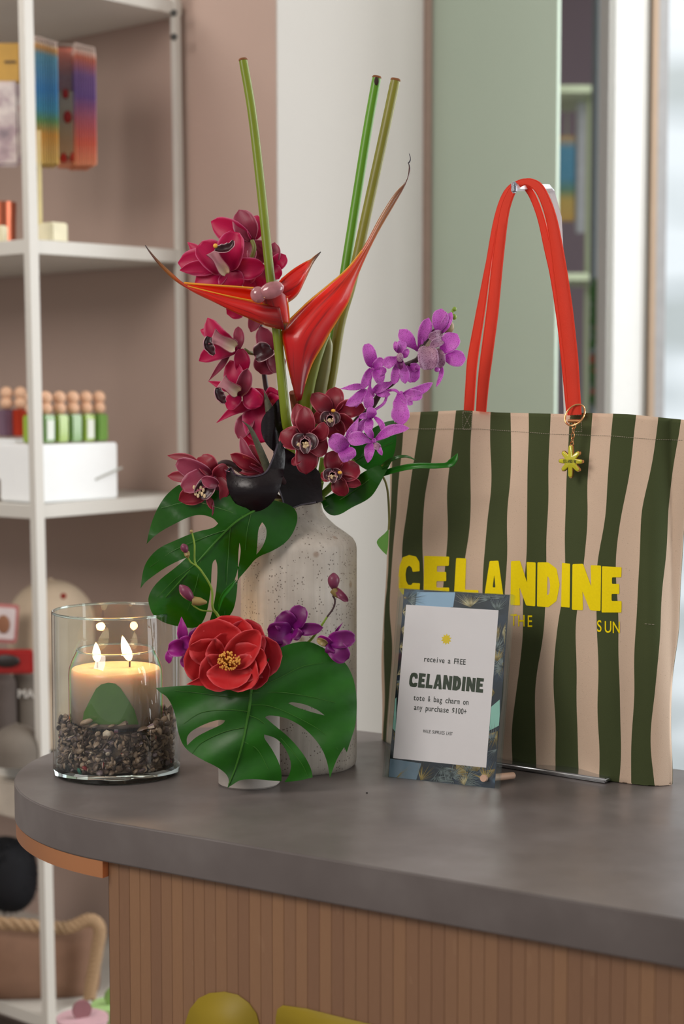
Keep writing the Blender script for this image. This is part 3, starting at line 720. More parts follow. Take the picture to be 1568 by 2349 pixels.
#@@PLANTS
# ------------------------------------------------------------------ botanical helpers
rp = random.Random(11)
CAMV = Vector((0, -1, 0.02)).normalized()
def blade(mb, spine, wid, cup=.25, twist=0, nn=10, nc=7, ruffle=0, face=CAMV, tipcup=0, seed=0):
    """a petal or leaf: spine = list of Vectors, wid = list of half widths (metres)"""
    sp_ = catmull(spine, nn); L = len(sp_); rows = []; uvs = []
    for i, p in enumerate(sp_):
        u = i / (L - 1); d = (sp_[min(i + 1, L - 1)] - sp_[max(i - 1, 0)]).normalized()
        wd = d.cross(face)
        if wd.length < .15: wd = d.cross(Vector((.3, -.2, .9)))
        wd.normalize(); nm = wd.cross(d).normalized()
        tw = twist if not callable(twist) else twist(u)
        wd2 = wd * math.cos(tw) + nm * math.sin(tw); nm2 = nm * math.cos(tw) - wd * math.sin(tw)
        w_ = lerpl([k / (len(wid) - 1) for k in range(len(wid))], wid, u)
        row = []
        for j in range(nc):
            s_ = (j / (nc - 1)) * 2 - 1
            q = p + wd2 * w_ * s_ + nm2 * (cup * w_ * s_ * s_ + ruffle * w_ * abs(s_) * math.sin(u * 17 + s_ * 3 + seed))
            row.append(q); uvs.append((u, j / (nc - 1)))
        rows.append(row)
    mb.grid(rows, uvs); return mb
OVAL = [.28, .62, .88, 1, .98, .86, .62, .04]
LANCE = [.3, .6, .9, 1, .85, .6, .3, .03]
SPOON = [.16, .3, .55, .85, 1, .98, .78, .06]
HEART = [.3, .8, 1, 1, .9, .72, .45, .02]
ROUND = [.3, .75, .95, 1.02, 1.02, .96, .8, .35]
def petal(mat, par, Y, base, tip, w, yb=0, yt=-.008, bow=.006, cup=.3, shape=OVAL, side=0, ruffle=.05, twist=None, name='petal', sol=.0004):
    k = Y / FP; a = P(base[0], base[1], Y + yb); c = P(tip[0], tip[1], Y + yt)
    dx, dy = tip[0] - base[0], tip[1] - base[1]
    m_ = P((base[0] + tip[0]) / 2 - dy * side, (base[1] + tip[1]) / 2 + dx * side, Y + (yb + yt) / 2 - bow)
    tw = rp.uniform(-.35, .35) if twist is None else twist
    mb = MB(); blade(mb, [a, m_, c], [w / 2 * k * x * (1 + .0) for x in shape], cup, tw, 8, 7, ruffle, seed=rp.uniform(0, 6))
    return mb.build(name, mat, par, solid=sol)
def stem(mat, par, pts, r, Y=None, name='stem', n=10, cat=10):
    q = [P(*p) if len(p) == 3 else P(p[0], p[1], Y) for p in pts]
    q = catmull(q, cat)
    if hasattr(r, '__len__'): rr = [lerpl([k / (len(r) - 1) for k in range(len(r))], r, i / (len(q) - 1)) for i in range(len(q))]
    else: rr = r
    return MB().tube(q, rr, n).build(name, mat, par)
m_cym = petal_mat('magenta_orchid', '#ac0a4c', '#d61460', '#e06a98', tl=.42, vein=.28)
m_cymd = petal_mat('burgundy_orchid', '#5a0619', '#96102c', '#c85a6a', tl=.22, vein=.35)
m_cymb = petal_mat('dusky_orchid', '#7a1834', '#a63a58', '#cf8298', tl=.3, vein=.3)
m_lipd = petal_mat('dark_lip', '#2a0510', '#3a0714', '#b98a92', rough=.35, tl=.05)
m_lipp = M('pale_lip_throat', '#c9a6a0', .45, var=.22, vs_=150, translucent=.2)
m_lipg = petal_mat('cream_to_rose_lip', '#e2d2ae', '#c58a92', '#8a3048', tl=.15, vein=.25)
m_cream = M('cream_lip_blotch', '#d9bf96', .5, var=.3, vs_=500)
m_yel = M('pollen_yellow', '#e3a93c', .5)
m_van = petal_mat('violet_orchid', '#cc50cc', '#e07ade', '#f0aaf0', tl=.45, vein=.08, speck=.4)
m_vlip = petal_mat('pale_speckled_lip', '#c9a0b0', '#c08fb0', '#d5b0cf', tl=.3, vein=.2, speck=.75)
m_den = petal_mat('purple_dendrobium', '#b048a8', '#b01f98', '#cf58bc', tl=.35, vein=.2)
m_dend = petal_mat('deep_purple_dendrobium', '#9a1a98', '#760f68', '#9c3590', tl=.2, vein=.25)
m_gstem = M('green_stem', '#7d9a34', .4, var=.2, vs_=60, translucent=.1)
m_ostem = M('olive_stem', '#6b6a2e', .45, var=.2, vs_=60)
m_dstem = M('dark_plum_stem', '#3f2a2c', .5, var=.2)
m_leafd = leaf_mat('dark_split_leaf', '#0e4203', '#28720a', .22, .34)
m_leafb = leaf_mat('bright_split_leaf', '#1a6a0c', '#2f9414', .3, .45)
m_vein = M('pale_leaf_vein', '#3f7424', .4, translucent=.2)
m_black = M('black_spathe', '#10060b', .3, var=.3, vs_=40, coat=.0, spec=.38, bump=.3, bs=45, bdist=.004)
m_spad = M('grey_green_spadix', '#4a4a38', .7, var=.25, vs_=400, bump=.6, bs=900)
def lip_tube(par, Y, a, b, r, mat=None):
    k = Y / FP; pa = P(*a, Y - .008); pb = P(*b, Y - .018); md = pa.lerp(pb, .5) + Vector((0, -.004, 0))
    mb = MB(); blade(mb, [pa, md, pb], [r * k * x for x in (.5, .85, .95, .9, .8, .72, .78, .95, 1.15)], .95, 0, 10, 11, .05)
    mb.build('lip', m_lipg, par, solid=.0008)
def curl(par, Y, pts, r, mat=None):
    k = Y / FP; q = [P(x, y, Y - .02) for x, y in pts]
    blade_mb = MB(); blade(blade_mb, q, [r * k * x for x in (.6, 1, 1, .8, .3)], .8, .4, 6, 7, .15); blade_mb.build('lip_edge', mat or m_lipd, par, solid=.0008)
def flower(par, Y, centre, petals, mat, r=5, name='flower', matc=None):
    """part mesh at the heart of the flower; petals are its sub-parts"""
    c = P(*centre, Y + .004)
    f = MB().sphere(c, (r * Y / FP, .005, r * Y / FP), 8).build(name, matc or mat, par)
    for pt in petals:
        kw = {}
        if len(pt) > 3 and isinstance(pt[-1], dict): kw = pt[-1]; pt = pt[:-1]
        mt = kw.pop('mat', mat); petal(mt, f, Y, pt[0], pt[1], pt[2], **kw)
    return f
def face_lip(f, Y, c, s, dot=None):
    """dark cupped lip with cream blotch and yellow dot, seen head-on (cymbidium)"""
    k = Y / FP
    for sg in (-1, 1):
        petal(m_lipd, f, Y, (c[0], c[1] - s * .5), (c[0] + sg * s * .55, c[1] + s * .9), s * 1.0, -.008, -.02, .004, .7, OVAL, side=-.25 * sg, name='lip', twist=.5 * sg, sol=.0008)
    petal(m_lipd, f, Y, (c[0], c[1] - s * .3), (c[0] + 2, c[1] + s * 1.25), s * 1.0, -.012, -.026, .002, .5, ROUND, name='lip', twist=0, sol=.0008)
    mb = MB(); r_ = random.Random(int(c[0]))
    for i in range(26):
        a = r_.uniform(.15, 2.99); rr = s * r_.uniform(.1, .75)
        p = P(c[0] + math.cos(a) * rr, c[1] + s * .2 + math.sin(a) * rr * .9, Y - .0225)
        mb.sphere(p, (k * s * .13 * r_.uniform(.5, 1.2), .0012, k * s * .1 * r_.uniform(.6, 1.6)), 6)
    mb.build('cream_blotch', m_cream, f)
    if dot: MB().sphere(P(*dot, Y - .024), (k * 5, .003, k * 4), 8).build('pollen_cap', m_yel, f)

# ------------------------------------------------------------------ cut heliconia stalks
YV = 2.27
VB = Vector((VC.x, VC.y, ZT + .02))
m_stalk = M('green_stalk', '#77851c', .38, var=.25, vs_=14, translucent=.08, bump=.15, bs=40)
m_stalk2 = M('bright_green_stalk', '#5c9418', .35, var=.25, vs_=10, translucent=.1)
m_cut = M('brown_cut_end', '#7a4a26', .8, var=.3, vs_=200)
def stalk(label, pts, r, mat):
    q = [P(*p) for p in pts]; q.append(Vector((VC.x + (q[-1].x - VC.x) * .5, VC.y + (q[-1].y - VC.y) * .5, ZT + .03)))
    t_ = thing('cut_stalk', label, 'stalk', q[-1]); c = catmull(q, 10); c = c[:-3]
    n = len(c); MB().tube(c, [r * (.86 + .14 * i / n) * (1.0 if i else .95) for i in range(n)], 14, flat=.85).build('stalk', mat, t_)
    MB().tube([c[0] + (c[0] - c[1]).normalized() * .0012, c[0], c[0].lerp(c[1], .25)], [r * .72, r * .88, r * .885], 14, flat=.86).build('cut_end', m_cut, t_)
    return t_
stalk('tall green cut stalk leaning left, passing in front of the maroon orchids', [(557, 136, 2.24), (578, 260, 2.235), (598, 430, 2.225), (618, 620, 2.215), (637, 780, 2.21), (654, 950, 2.212), (668, 1090, 2.24)], .0067, m_stalk)
s1 = stalk('bright green cut stalk, left one of the right-hand pair', [(864, 176, 2.29), (842, 300, 2.29), (815, 470, 2.29), (788, 640, 2.285), (757, 830, 2.28), (720, 1010, 2.27), (700, 1130, 2.265)], .0068, m_stalk2)
MB().sphere(P(863, 186, 2.283), (.003, .0015, .0055), 6).build('dark_spot', M('dark_spot', '#33201a', .8), s1)
stalk('olive green cut stalk, right one of the right-hand pair', [(907, 182, 2.275), (880, 310, 2.275), (845, 470, 2.275), (808, 640, 2.275), (780, 740, 2.275), (757, 880, 2.27), (722, 1040, 2.265), (705, 1130, 2.262)], .0075, M('olive_stalk', '#7d7a22', .38, var=.3, vs_=12, translucent=.08))
# ------------------------------------------------------------------ heliconia flower
m, t, b = nt('heliconia_bract'); u, v, uv = uvxy(t)
r = ramp(t, [(0, '#8a161a'), (.18, '#d01a1c'), (.45, '#ee2414'), (.57, '#d8401c'), (.7, '#a8682a'), (.84, '#6a4030'), (1, '#241a22')]); t.links.new(u, r.inputs[0])
dv = math_(t, 'ABSOLUTE', math_(t, 'SUBTRACT', v, .5)); e = math_(t, 'MINIMUM', math_(t, 'MAXIMUM', math_(t, 'MULTIPLY', math_(t, 'SUBTRACT', dv, .435), 22), 0), 1)
e = math_(t, 'MULTIPLY', e, math_(t, 'LESS_THAN', u, .93)); e = math_(t, 'MULTIPLY', e, math_(t, 'GREATER_THAN', u, .06))
c = mixc(t, e, r.outputs[0], '#e0902a')
n_ = noise(t, 1, 3, vec=scaled(t, 3, 9, 1, 'UV')); dk = math_(t, 'MULTIPLY', math_(t, 'MAXIMUM', math_(t, 'MULTIPLY', math_(t, 'SUBTRACT', n_, .52), 6), 0), .55); dk = math_(t, 'MINIMUM', dk, .7)
c = mixc(t, dk, c, '#4a1220')
t.links.new(c, b.inputs['Base Color']); b.inputs['Roughness'].default_value = .32; b.inputs['Coat Weight'].default_value = .3; add_translucent(t, b, c, None, .35); m_hel = m
m_hin = M('orange_bract_inside', '#f0350c', .4, var=.08, translucent=.45)
hel = thing('heliconia_flower', 'red heliconia flower with two long pointed bracts spread in a V', 'flower', VB)
def bract(edge_a, edge_b, Y, dY, fold, name='bract', cap_=1.0, mat=None):
    """boat-shaped bract: edge_a and edge_b are the two pixel outlines from base to tip; folded along the keel"""
    n = 44; A = catmull([Vector((x, y, 0)) for x, y in edge_a], 12); B = catmull([Vector((x, y, 0)) for x, y in edge_b], 12)
    def at(Lst, u):
        f = u * (len(Lst) - 1); i = min(int(f), len(Lst) - 2); return Lst[i].lerp(Lst[i + 1], f - i)
    rows = []; uvs = []
    for i in range(n + 1):
        u = i / n; a = at(A, u); b_ = at(B, u); row = []
        for j in range(9):
            s_ = j / 8; p = a.lerp(b_, s_); w_ = (a - b_).length * Y / FP
            dep = -fold * w_ * math.sin(math.pi * s_)
            row.append(P(p.x, p.y, Y + dY * u + dep)); uvs.append((u, s_))
        rows.append(row)
    return MB().grid(rows, uvs).build(name, mat or m_hel, hel, solid=.0012)
# left bract: outer red keel side + orange inner side
bract([(640, 700), (600, 697), (570, 690), (520, 680), (470, 665), (425, 652), (395, 628), (365, 600), (345, 578), (333, 563)],
      [(652, 757), (612, 748), (570, 730), (530, 712), (490, 692), (440, 668), (400, 642), (368, 611), (346, 583), (333, 563)], 2.19, .02, .3)
bract([(600, 670), (560, 662), (520, 658), (480, 655), (440, 651), (425, 650)],
      [(625, 704), (575, 692), (520, 679), (480, 668), (445, 658), (425, 651)], 2.20, .01, -.3, 'bract_inside', mat=m_hin)
MB().tube(catmull([P(420, 648, 2.192), P(470, 653, 2.19), P(530, 657, 2.19), (P(585, 662, 2.19))], 6), [.0007, .0012, .0013, .001, .0008] * 5, 6).build('yellow_rim', m_yel, hel) if False else None
def rim(pts, Y, r=.0009):
    q = catmull([P(x, y, Y) for x, y in pts], 8); MB().tube(q, r, 6).build('yellow_rim', m_rim, hel)
m_rim = M('yellow_orange_rim', '#eda02c', .4, translucent=.2)
rim([(422, 649), (470, 653), (530, 657), (585, 661)], 2.194, .0013)
rim([(430, 656), (490, 671), (550, 684), (600, 693)], 2.186, .0007)
# keel tie to the stem
bract([(655, 640), (660, 690), (664, 735), (660, 742), (652, 757)], [(600, 690), (610, 710), (625, 730), (640, 745), (652, 757)], 2.195, 0, .25, 'bract_base')
# small right bract (open spoon shape)
bract([(645, 640), (672, 618), (700, 601), (712, 595), (722, 587), (735, 578)], [(622, 690), (652, 696), (680, 678), (700, 640), (716, 606), (735, 578)], 2.20, .02, .35)
bract([(640, 645), (665, 624), (688, 608), (704, 600)], [(650, 690), (672, 672), (692, 645), (706, 604)], 2.192, .015, -.2, 'bract_inside', mat=m_hin)
# bud lying in the small bract
m_bud = M('pink_glossy_bud', '#a86a70', .18, var=.35, vs_=60, coat=.8)
bx = (P(640, 655, 2.17) - P(585, 675, 2.17)).normalized(); bz = Vector((-bx.z, 0, bx.x))
MB().sphere(P(622, 666, 2.172), (.0165, .009, .0105), 16, (bx, bx.cross(bz) * -1, bz)).build('bud', m_bud, hel)
MB().sphere(P(592, 676, 2.174), (.010, .009, .0105), 14, (bx, bx.cross(bz) * -1, bz)).build('bud', m_bud, hel)
# tall right bract
bract([(680, 920), (662, 850), (652, 800), (645, 765), (660, 740), (700, 697), (750, 655), (795, 616), (835, 565), (870, 500), (905, 445), (932, 415), (938, 385), (936, 372)],
      [(690, 918), (703, 870), (718, 830), (738, 796), (757, 762), (778, 728), (800, 690), (815, 645), (838, 590), (868, 530), (903, 470), (928, 425), (940, 392), (936, 372)], 2.205, .03, .32)
rim([(652, 745), (700, 699), (750, 657), (795, 618), (830, 575)], 2.203, .001)
MB().tube(catmull([P(936, 376, 2.235), P(941, 365, 2.235), P(938, 352, 2.236)], 5), [.0008] * 5 + [.0005] * 5 + [.0002], 6).build('bract_tip', M('dark_tip', '#2a2430', .5), hel)
stem(M('red_green_stem', '#8a4a30', .45, var=.2), hel, [(672, 900, 2.225), (682, 980, 2.25), (690, 1080, 2.265), (690, 1150, 2.268)], .0055)
# green sheath leaves at the base of the stalks
sh = thing('stem_sheath', 'green and brown sheathing leaf wrapped low around the two right-hand stalks', 'leaf', VB)
mb = MB(); blade(mb, [P(700, 1010, 2.25), P(722, 900, 2.245), P(745, 800, 2.25), P(752, 765, 2.26)], [.012, .014, .012, .008, .0015], -.5, .1); mb.build('leaf_blade', m_ostem, sh, solid=.001)
mb = MB(); blade(mb, [P(690, 1000, 2.235), P(700, 900, 2.23), P(725, 820, 2.235), P(755, 765, 2.25)], [.009, .011, .009, .006, .001], -.5, .0); mb.build('leaf_blade', m_stalk, sh, solid=.001)

# ------------------------------------------------------------------ magenta cymbidium spray
Y1 = 2.255
spray = thing('orchid_spray', 'tall magenta cymbidium spray rising behind the left stalk', 'orchid spray', VB)
stem(m_dstem, spray, [(586, 640, 2.285), (596, 720, 2.285), (600, 800, 2.28), (612, 900, 2.275), (640, 1010, 2.27), (672, 1120, 2.268)], [.0022, .003, .0036, .004])
D_ = dict
f = flower(spray, 2.23, (520, 605), [((515, 600), (408, 603), 66, D_(yt=.004)), ((520, 625), (412, 620), 34, D_(yt=-.006, side=.1)), ((540, 585), (430, 556), 32, D_(yt=.012, side=-.2)),
    ((520, 625), (446, 652), 55, D_(yt=.0)), ((520, 620), (540, 668), 60, D_(yt=.002)), ((530, 618), (608, 612), 52, D_(yt=-.006)),
    ((515, 618), (455, 562), 66, D_(yt=-.018, cup=.5, shape=ROUND)), ((520, 618), (540, 532), 62, D_(yt=-.016, cup=.5, shape=ROUND))], m_cym, 8)
lip_tube(f, 2.222, (519, 628), (487, 577), 14); curl(f, 2.215, [(492, 572), (512, 574), (530, 566), (536, 552)], 11); MB().sphere(P(494, 564, 2.195), .003, 8).build('pollen_cap', m_yel, f)
f = flower(spray, 2.265, (578, 550), [((575, 552), (484, 508), 58, D_(yt=.006)), ((577, 552), (548, 481), 56, D_(yt=-.004, mat=m_cymb)), ((580, 552), (590, 494), 40, D_(yt=.01)), ((575, 555), (545, 600), 60, D_(yt=.01, mat=m_cymb)),
    ((578, 555), (612, 600), 60, D_(yt=.012, mat=m_cymb)), ((578, 590), (560, 650), 55, D_(yt=.01))], m_cym, 8)
stem(m_ostem, f, [(578, 552, 2.255), (583, 570, 2.25), (575, 596, 2.252)], .0028, name='pedicel')
f = flower(spray, 2.275, (628, 600), [((620, 610), (630, 556), 36, D_(mat=m_cymb)), ((625, 615), (655, 585), 36, D_()), ((620, 610), (640, 640), 34, D_()), ((615, 615), (580, 655), 60, D_()), ((600, 620), (556, 655), 44, D_())], m_cym)
f = flower(spray, 2.24, (540, 797), [((540, 795), (476, 729), 48, D_(yt=-.004, side=-.15)), ((530, 780), (459, 757), 32, D_(yt=.006)), ((548, 800), (546, 749), 26, D_(yt=.012, mat=m_cymb)), ((545, 802), (456, 828), 42, D_(yt=-.01, side=.12)),
    ((552, 800), (556, 858), 38, D_(yt=.004)), ((528, 810), (478, 874), 16, D_(yt=-.008, shape=LANCE, mat=m_cymb))], m_cym, 8)
lip_tube(f, 2.232, (539, 797), (486, 772), 17); curl(f, 2.226, [(478, 772), (474, 790), (482, 805), (490, 815)], 12)
stem(m_ostem, spray, [(560, 802, 2.25), (575, 810, 2.255), (600, 812, 2.28)], .0025, name='pedicel')
f = flower(spray, 2.27, (618, 810), [((618, 822), (598, 749), 48, D_(mat=m_cymb)), ((618, 812), (598, 858), 60, D_(mat=m_cymb)), ((625, 815), (640, 855), 46, D_())], m_cymb)
petal(m_lipd, f, 2.26, (622, 800), (585, 820), 44, -.004, -.008, .004, .6, ROUND, name='lip')
f = flower(spray, 2.24, (545, 895), [((550, 905), (528, 826), 50, D_(yt=.004)), ((548, 908), (568, 845), 36, D_(yt=-.014, mat=m_cymb, cup=.6)), ((540, 895), (477, 874), 22, D_(yt=0., shape=LANCE)), ((548, 905), (520, 937), 36, D_(yt=-.004)), ((560, 900), (600, 930), 50, D_())], m_cym, 8)
lip_tube(f, 2.232, (545, 900), (507, 874), 16); curl(f, 2.226, [(498, 890), (500, 905), (508, 918), (516, 925)], 12)
f = flower(spray, 2.255, (590, 930), [((600, 940), (585, 890), 50, D_()), ((600, 925), (496, 970), 26, D_(yt=-.01, side=.1, shape=LANCE)), ((590, 915), (605, 1015), 78, D_(yt=-.012, shape=ROUND)), ((575, 945), (546, 1006), 42, D_(mat=m_cymb)),
    ((600, 940), (565, 1045), 46, D_(yt=.01)), ((620, 910), (628, 890), 30, D_()), ((625, 930), (640, 895), 36, D_())], m_cym, 8)
stem(m_dstem, spray, [(566, 900, 2.245), (585, 910, 2.25), (606, 925, 2.262)], .004, name='pedicel')
f = flower(spray, 2.27, (630, 720), [((630, 725), (655, 700), 40, D_()), ((600, 700), (575, 762), 34, D_(mat=m_cymb)), ((560, 700), (520, 720), 44, D_()), ((640, 730), (650, 690), 30, D_())], m_cym)

# ------------------------------------------------------------------ burgundy cymbidium sprays
dsp = thing('orchid_spray', 'dark burgundy cymbidium spray with open flowers facing front at the vase mouth', 'orchid spray', VB)
stem(m_ostem, dsp, [(765, 950, 2.24), (735, 1020, 2.25), (712, 1100, 2.262), (698, 1160, 2.268)], .004)
stem(m_gstem, dsp, [(775, 1100, 2.235), (750, 1125, 2.25), (710, 1160, 2.265)], .0045, name='side_stem')
Yd = 2.215
f = flower(dsp, 2.225, (763, 945), [((760, 950), (715, 903), 44, D_(yt=.0)), ((765, 945), (768, 888), 48, D_(yt=.006)), ((770, 948), (837, 940), 44, D_(yt=-.004, side=-.12)), ((770, 955), (806, 985), 44, D_(yt=.002)), ((755, 955), (718, 960), 34, D_(yt=.004)), ((765, 960), (772, 1010), 48, D_(yt=.004))], m_cymd, 8)
face_lip(f, 2.225, (757, 956), 19, (764, 942))
f = flower(dsp, 2.2, (699, 1000), [((700, 1000), (680, 926), 42, D_(yt=.01)), ((695, 1008), (643, 992), 56, D_(yt=-.002, side=-.1)), ((705, 1000), (697, 932), 46, D_(yt=-.004)), ((712, 1005), (742, 968), 36, D_(yt=-.012, side=.2)), ((712, 1010), (748, 1040), 48, D_(yt=-.004)), ((700, 1015), (702, 1088), 56, D_(yt=.0)), ((700, 1005), (750, 1010), 40, D_(yt=.004)), ((690, 1050), (668, 1065), 20, D_())], m_cymd, 8)
face_lip(f, 2.2, (699, 1010), 25)
f = flower(dsp, 2.21, (768, 1085), [((765, 1085), (762, 1034), 46, D_(yt=.004)), ((775, 1082), (823, 1068), 50, D_(yt=-.002, side=.1)), ((775, 1095), (828, 1112), 28, D_(yt=-.004)), ((770, 1095), (790, 1138), 40, D_(yt=.0)), ((760, 1090), (735, 1095), 26, D_())], m_cymd, 8)
face_lip(f, 2.21, (762, 1086), 18, (779, 1084))
dsl = thing('orchid_spray', 'burgundy cymbidium flower drooping at the lower left of the bouquet', 'orchid spray', VB)
stem(m_dstem, dsl, [(490, 1075, 2.2), (520, 1062, 2.205), (560, 1085, 2.22), (620, 1130, 2.25), (672, 1165, 2.266)], .0042)
f = flower(dsl, 2.19, (480, 1100), [((470, 1090), (384, 1045), 22, D_(yt=.01, side=.15)), ((470, 1095), (384, 1092), 30, D_(yt=.006)), ((490, 1085), (460, 1047), 44, D_(yt=.004, shape=ROUND)), ((505, 1080), (545, 1170), 60, D_(yt=.004, mat=m_cymb, shape=ROUND)),
    ((495, 1100), (525, 1075), 50, D_(yt=.004)), ((482, 1115), (410, 1148), 50, D_(yt=-.004)), ((490, 1120), (500, 1172), 46, D_()), ((485, 1095), (405, 1060), 44, D_(yt=-.012, shape=ROUND, mat=m_cymb)), ((487, 1085), (418, 1122), 50, D_(yt=-.02, shape=ROUND, mat=m_cymb)),
    ((500, 1130), (486, 1184), 12, D_(yt=-.01, shape=LANCE, mat=m_cymb)), ((498, 1090), (506, 1150), 26, D_(yt=-.012, side=-.2))], m_cymd, 8)
petal(m_lipd, f, 2.18, (480, 1105), (456, 1140), 42, -.002, -.01, .004, .7, ROUND, name='lip')
petal(m_cymb, f, 2.17, (500, 1112), (462, 1098), 28, 0, -.006, .004, .5, name='petal')
mb = MB()
for i in range(9): mb.sphere(P(445 + i * 3, 1118 + (i * 37 % 23), 2.166), (.0018, .001, .0028), 6)
mb.build('cream_blotch', m_cream, f)
f = flower(dsl, 2.2, (570, 1185), [((570, 1170), (560, 1200), 30, D_(mat=m_cymb)), ((575, 1175), (548, 1206), 18, D_(mat=m_cymb)), ((575, 1170), (580, 1200), 22, D_(mat=m_cymb))], m_cymb, 5, 'bud')
dsm = thing('orchid_spray', 'burgundy cymbidium flower half hidden behind the black spathe and grey spadix', 'orchid spray', VB)
stem(m_dstem, dsm, [(600, 1080, 2.24), (640, 1120, 2.258), (680, 1165, 2.27)], .004)
f = flower(dsm, 2.215, (598, 1082), [((606, 1085), (551, 1001), 26, D_(yt=.0, mat=m_cymb, side=-.1)), ((600, 1078), (528, 1042), 36, D_(yt=-.004)), ((600, 1082), (535, 1068), 30, D_(yt=.004)), ((600, 1078), (572, 1020), 34, D_(yt=.01))], m_cymd, 7)

# ------------------------------------------------------------------ black anthurium spathes
def leaf_from_outline(name, loops, Yfn, mat, par, cell=14, sol=.0008, closed=False):
    def sm(lp):
        q = [Vector(p) for p in lp]
        for it in range(3):
            o_ = []
            for i, b_ in enumerate(q):
                a, c_ = q[i - 1], q[(i + 1) % len(q)]
                if (b_ - a).length > 1e-6 and (c_ - b_).length > 1e-6 and (b_ - a).angle(c_ - b_) > 1.25: o_.append(b_)
                else: o_ += [b_.lerp(a, .25), b_.lerp(c_, .25)]
            q = o_
        return [(v.x, v.y) for v in q]
    vf = fill2d([sm(l) for l in loops], cell); mb = MB()
    n = len(vf[0]); cnt = {}
    for f_ in vf[1]:
        for a, b_ in zip(f_, f_[1:] + f_[:1]): cnt[(a, b_)] = 1
    rimf = [(b_, a, a + n, b_ + n) for (a, b_) in cnt if (b_, a) not in cnt]
    uvs_ = [(x / 300, y / 300) for x, y in vf[0]]
    mb.add([P(x, y, Yfn(x, y)) for x, y in vf[0]] + [P(x, y, Yfn(x, y) + sol) for x, y in vf[0]], vf[1] + [[i + n for i in f_[::-1]] for f_ in vf[1]] + rimf, uvs_ + uvs_)
    return mb.build(name, mat, par, sharp=50)
def flower_black(label, loops, Yfn, spad=None, stempts=None, edge=None):
    t_ = thing('black_anthurium', label, 'anthurium', VB)
    sp_ = leaf_from_outline('spathe', [loops], Yfn, m_black, t_, 8, .0012)
    if edge: MB().tube(catmull([P(x, y, Yfn(x, y) - .001) for x, y in edge], 6), .0012, 6).build('spathe_edge', m_edge, sp_)
    if spad:
        q = catmull([P(*p) for p in spad], 6); n = len(q)
        MB().tube(q, [max(.0006, .0052 * (1 - (i / (n - 1)) ** 1.6)) for i in range(n)], 12).build('spadix', m_spad, t_)
    if stempts: stem(m_dstem, t_, stempts, .004)
    return t_
m_edge = M('glossy_dark_rim', '#2c2030', .1, coat=1, spec=.8)
flower_black('broad black anthurium spathe low in front with a grey-green spadix', [(518, 1078), (530, 1072), (540, 1090), (560, 1092), (590, 1090), (612, 1082), (622, 1060), (630, 1030), (642, 1010), (655, 1030), (652, 1080), (640, 1130), (620, 1160), (590, 1176), (555, 1172), (530, 1145), (519, 1110)],
    lambda x, y: 2.175 + .03 * ((x - 590) / 70) ** 2 * .5 - .014 * math.sin(max(0, (y - 1075)) / 32), [(614, 1078, 2.19), (595, 1030, 2.185), (575, 985, 2.18), (556, 966, 2.178)], [(640, 1090, 2.19), (665, 1130, 2.24), (680, 1165, 2.266)], [(519, 1082), (530, 1073), (541, 1089), (575, 1094), (608, 1084), (624, 1055), (637, 1018)])
flower_black('smaller black anthurium spathe standing beside the left stalk', [(638, 915), (622, 935), (602, 955), (597, 980), (602, 1005), (615, 1025), (630, 1038), (642, 1025), (650, 1000), (648, 960), (645, 925)],
    lambda x, y: 2.235 - .02 * math.cos((x - 622) / 22), [(618, 945, 2.225), (612, 920, 2.23), (605, 897, 2.235)], [(632, 1035, 2.24), (655, 1090, 2.255), (680, 1160, 2.268)])
flower_black('pointed black anthurium spathe hanging over the vase mouth', [(648, 1025), (675, 1040), (700, 1060), (735, 1080), (737, 1110), (740, 1150), (715, 1158), (680, 1160), (658, 1168), (645, 1140), (632, 1110), (628, 1070), (635, 1040)],
    lambda x, y: 2.205 + .005 * math.sin((x - 640) / 26) + .003 * math.sin(y / 25), None, [(690, 1110, 2.235), (690, 1165, 2.266)], [(634, 1105), (645, 1138), (658, 1167), (690, 1158), (725, 1152)])
sp2 = thing('stem_bundle', 'short green stems standing in the vase mouth behind the black spathes', 'stems', VB)
for (x0, y0, x1, y1) in ((690, 1060, 690, 1160), (718, 1070, 708, 1160), (672, 1090, 680, 1162), (735, 1105, 718, 1162), (742, 1050, 726, 1160)):
    stem(m_gstem, sp2, [(x0, y0, 2.245), ((x0 + x1) / 2, (y0 + y1) / 2, 2.25), (x1, y1, 2.262), (x1 - 3, y1 + 60, 2.27)], .0045)

# ------------------------------------------------------------------ violet spotted orchid spray (right)
vsp = thing('orchid_spray', 'light violet speckled orchid spray arching right towards the tote bag', 'orchid spray', VB)
stem(m_dstem, vsp, [(700, 1150, 2.268), (745, 1070, 2.25), (792, 1012, 2.235), (816, 967, 2.23), (851, 935, 2.225), (875, 897, 2.22), (904, 874, 2.215), (919, 844, 2.21), (957, 824, 2.2), (966, 797, 2.2), (980, 777, 2.2), (1004, 750, 2.2), (1022, 731, 2.2)], [.0042, .004, .0038, .0034, .0028, .0022])
stem(m_gstem, vsp, [(1020, 733, 2.2), (1034, 722, 2.2), (1039, 710, 2.2)], .0018, name='tip')
for (x, y, r_, mt) in ((1042, 709, 5, m_gstem), (1041, 727, 6, m_gstem), (1010, 731, 4, m_gstem), (1027, 750, 14, m_vlip), (1033, 721, 5, m_gstem)):
    MB().sphere(P(x, y, 2.195), (r_ * 2.2 / FP, .006 if r_ > 8 else .003, r_ * 2.2 / FP * 1.1), 8).build('bud', mt if r_ < 8 else M('olive_brown_bud', '#8d7a55', .5, var=.3, vs_=200), vsp)
Yv = 2.2
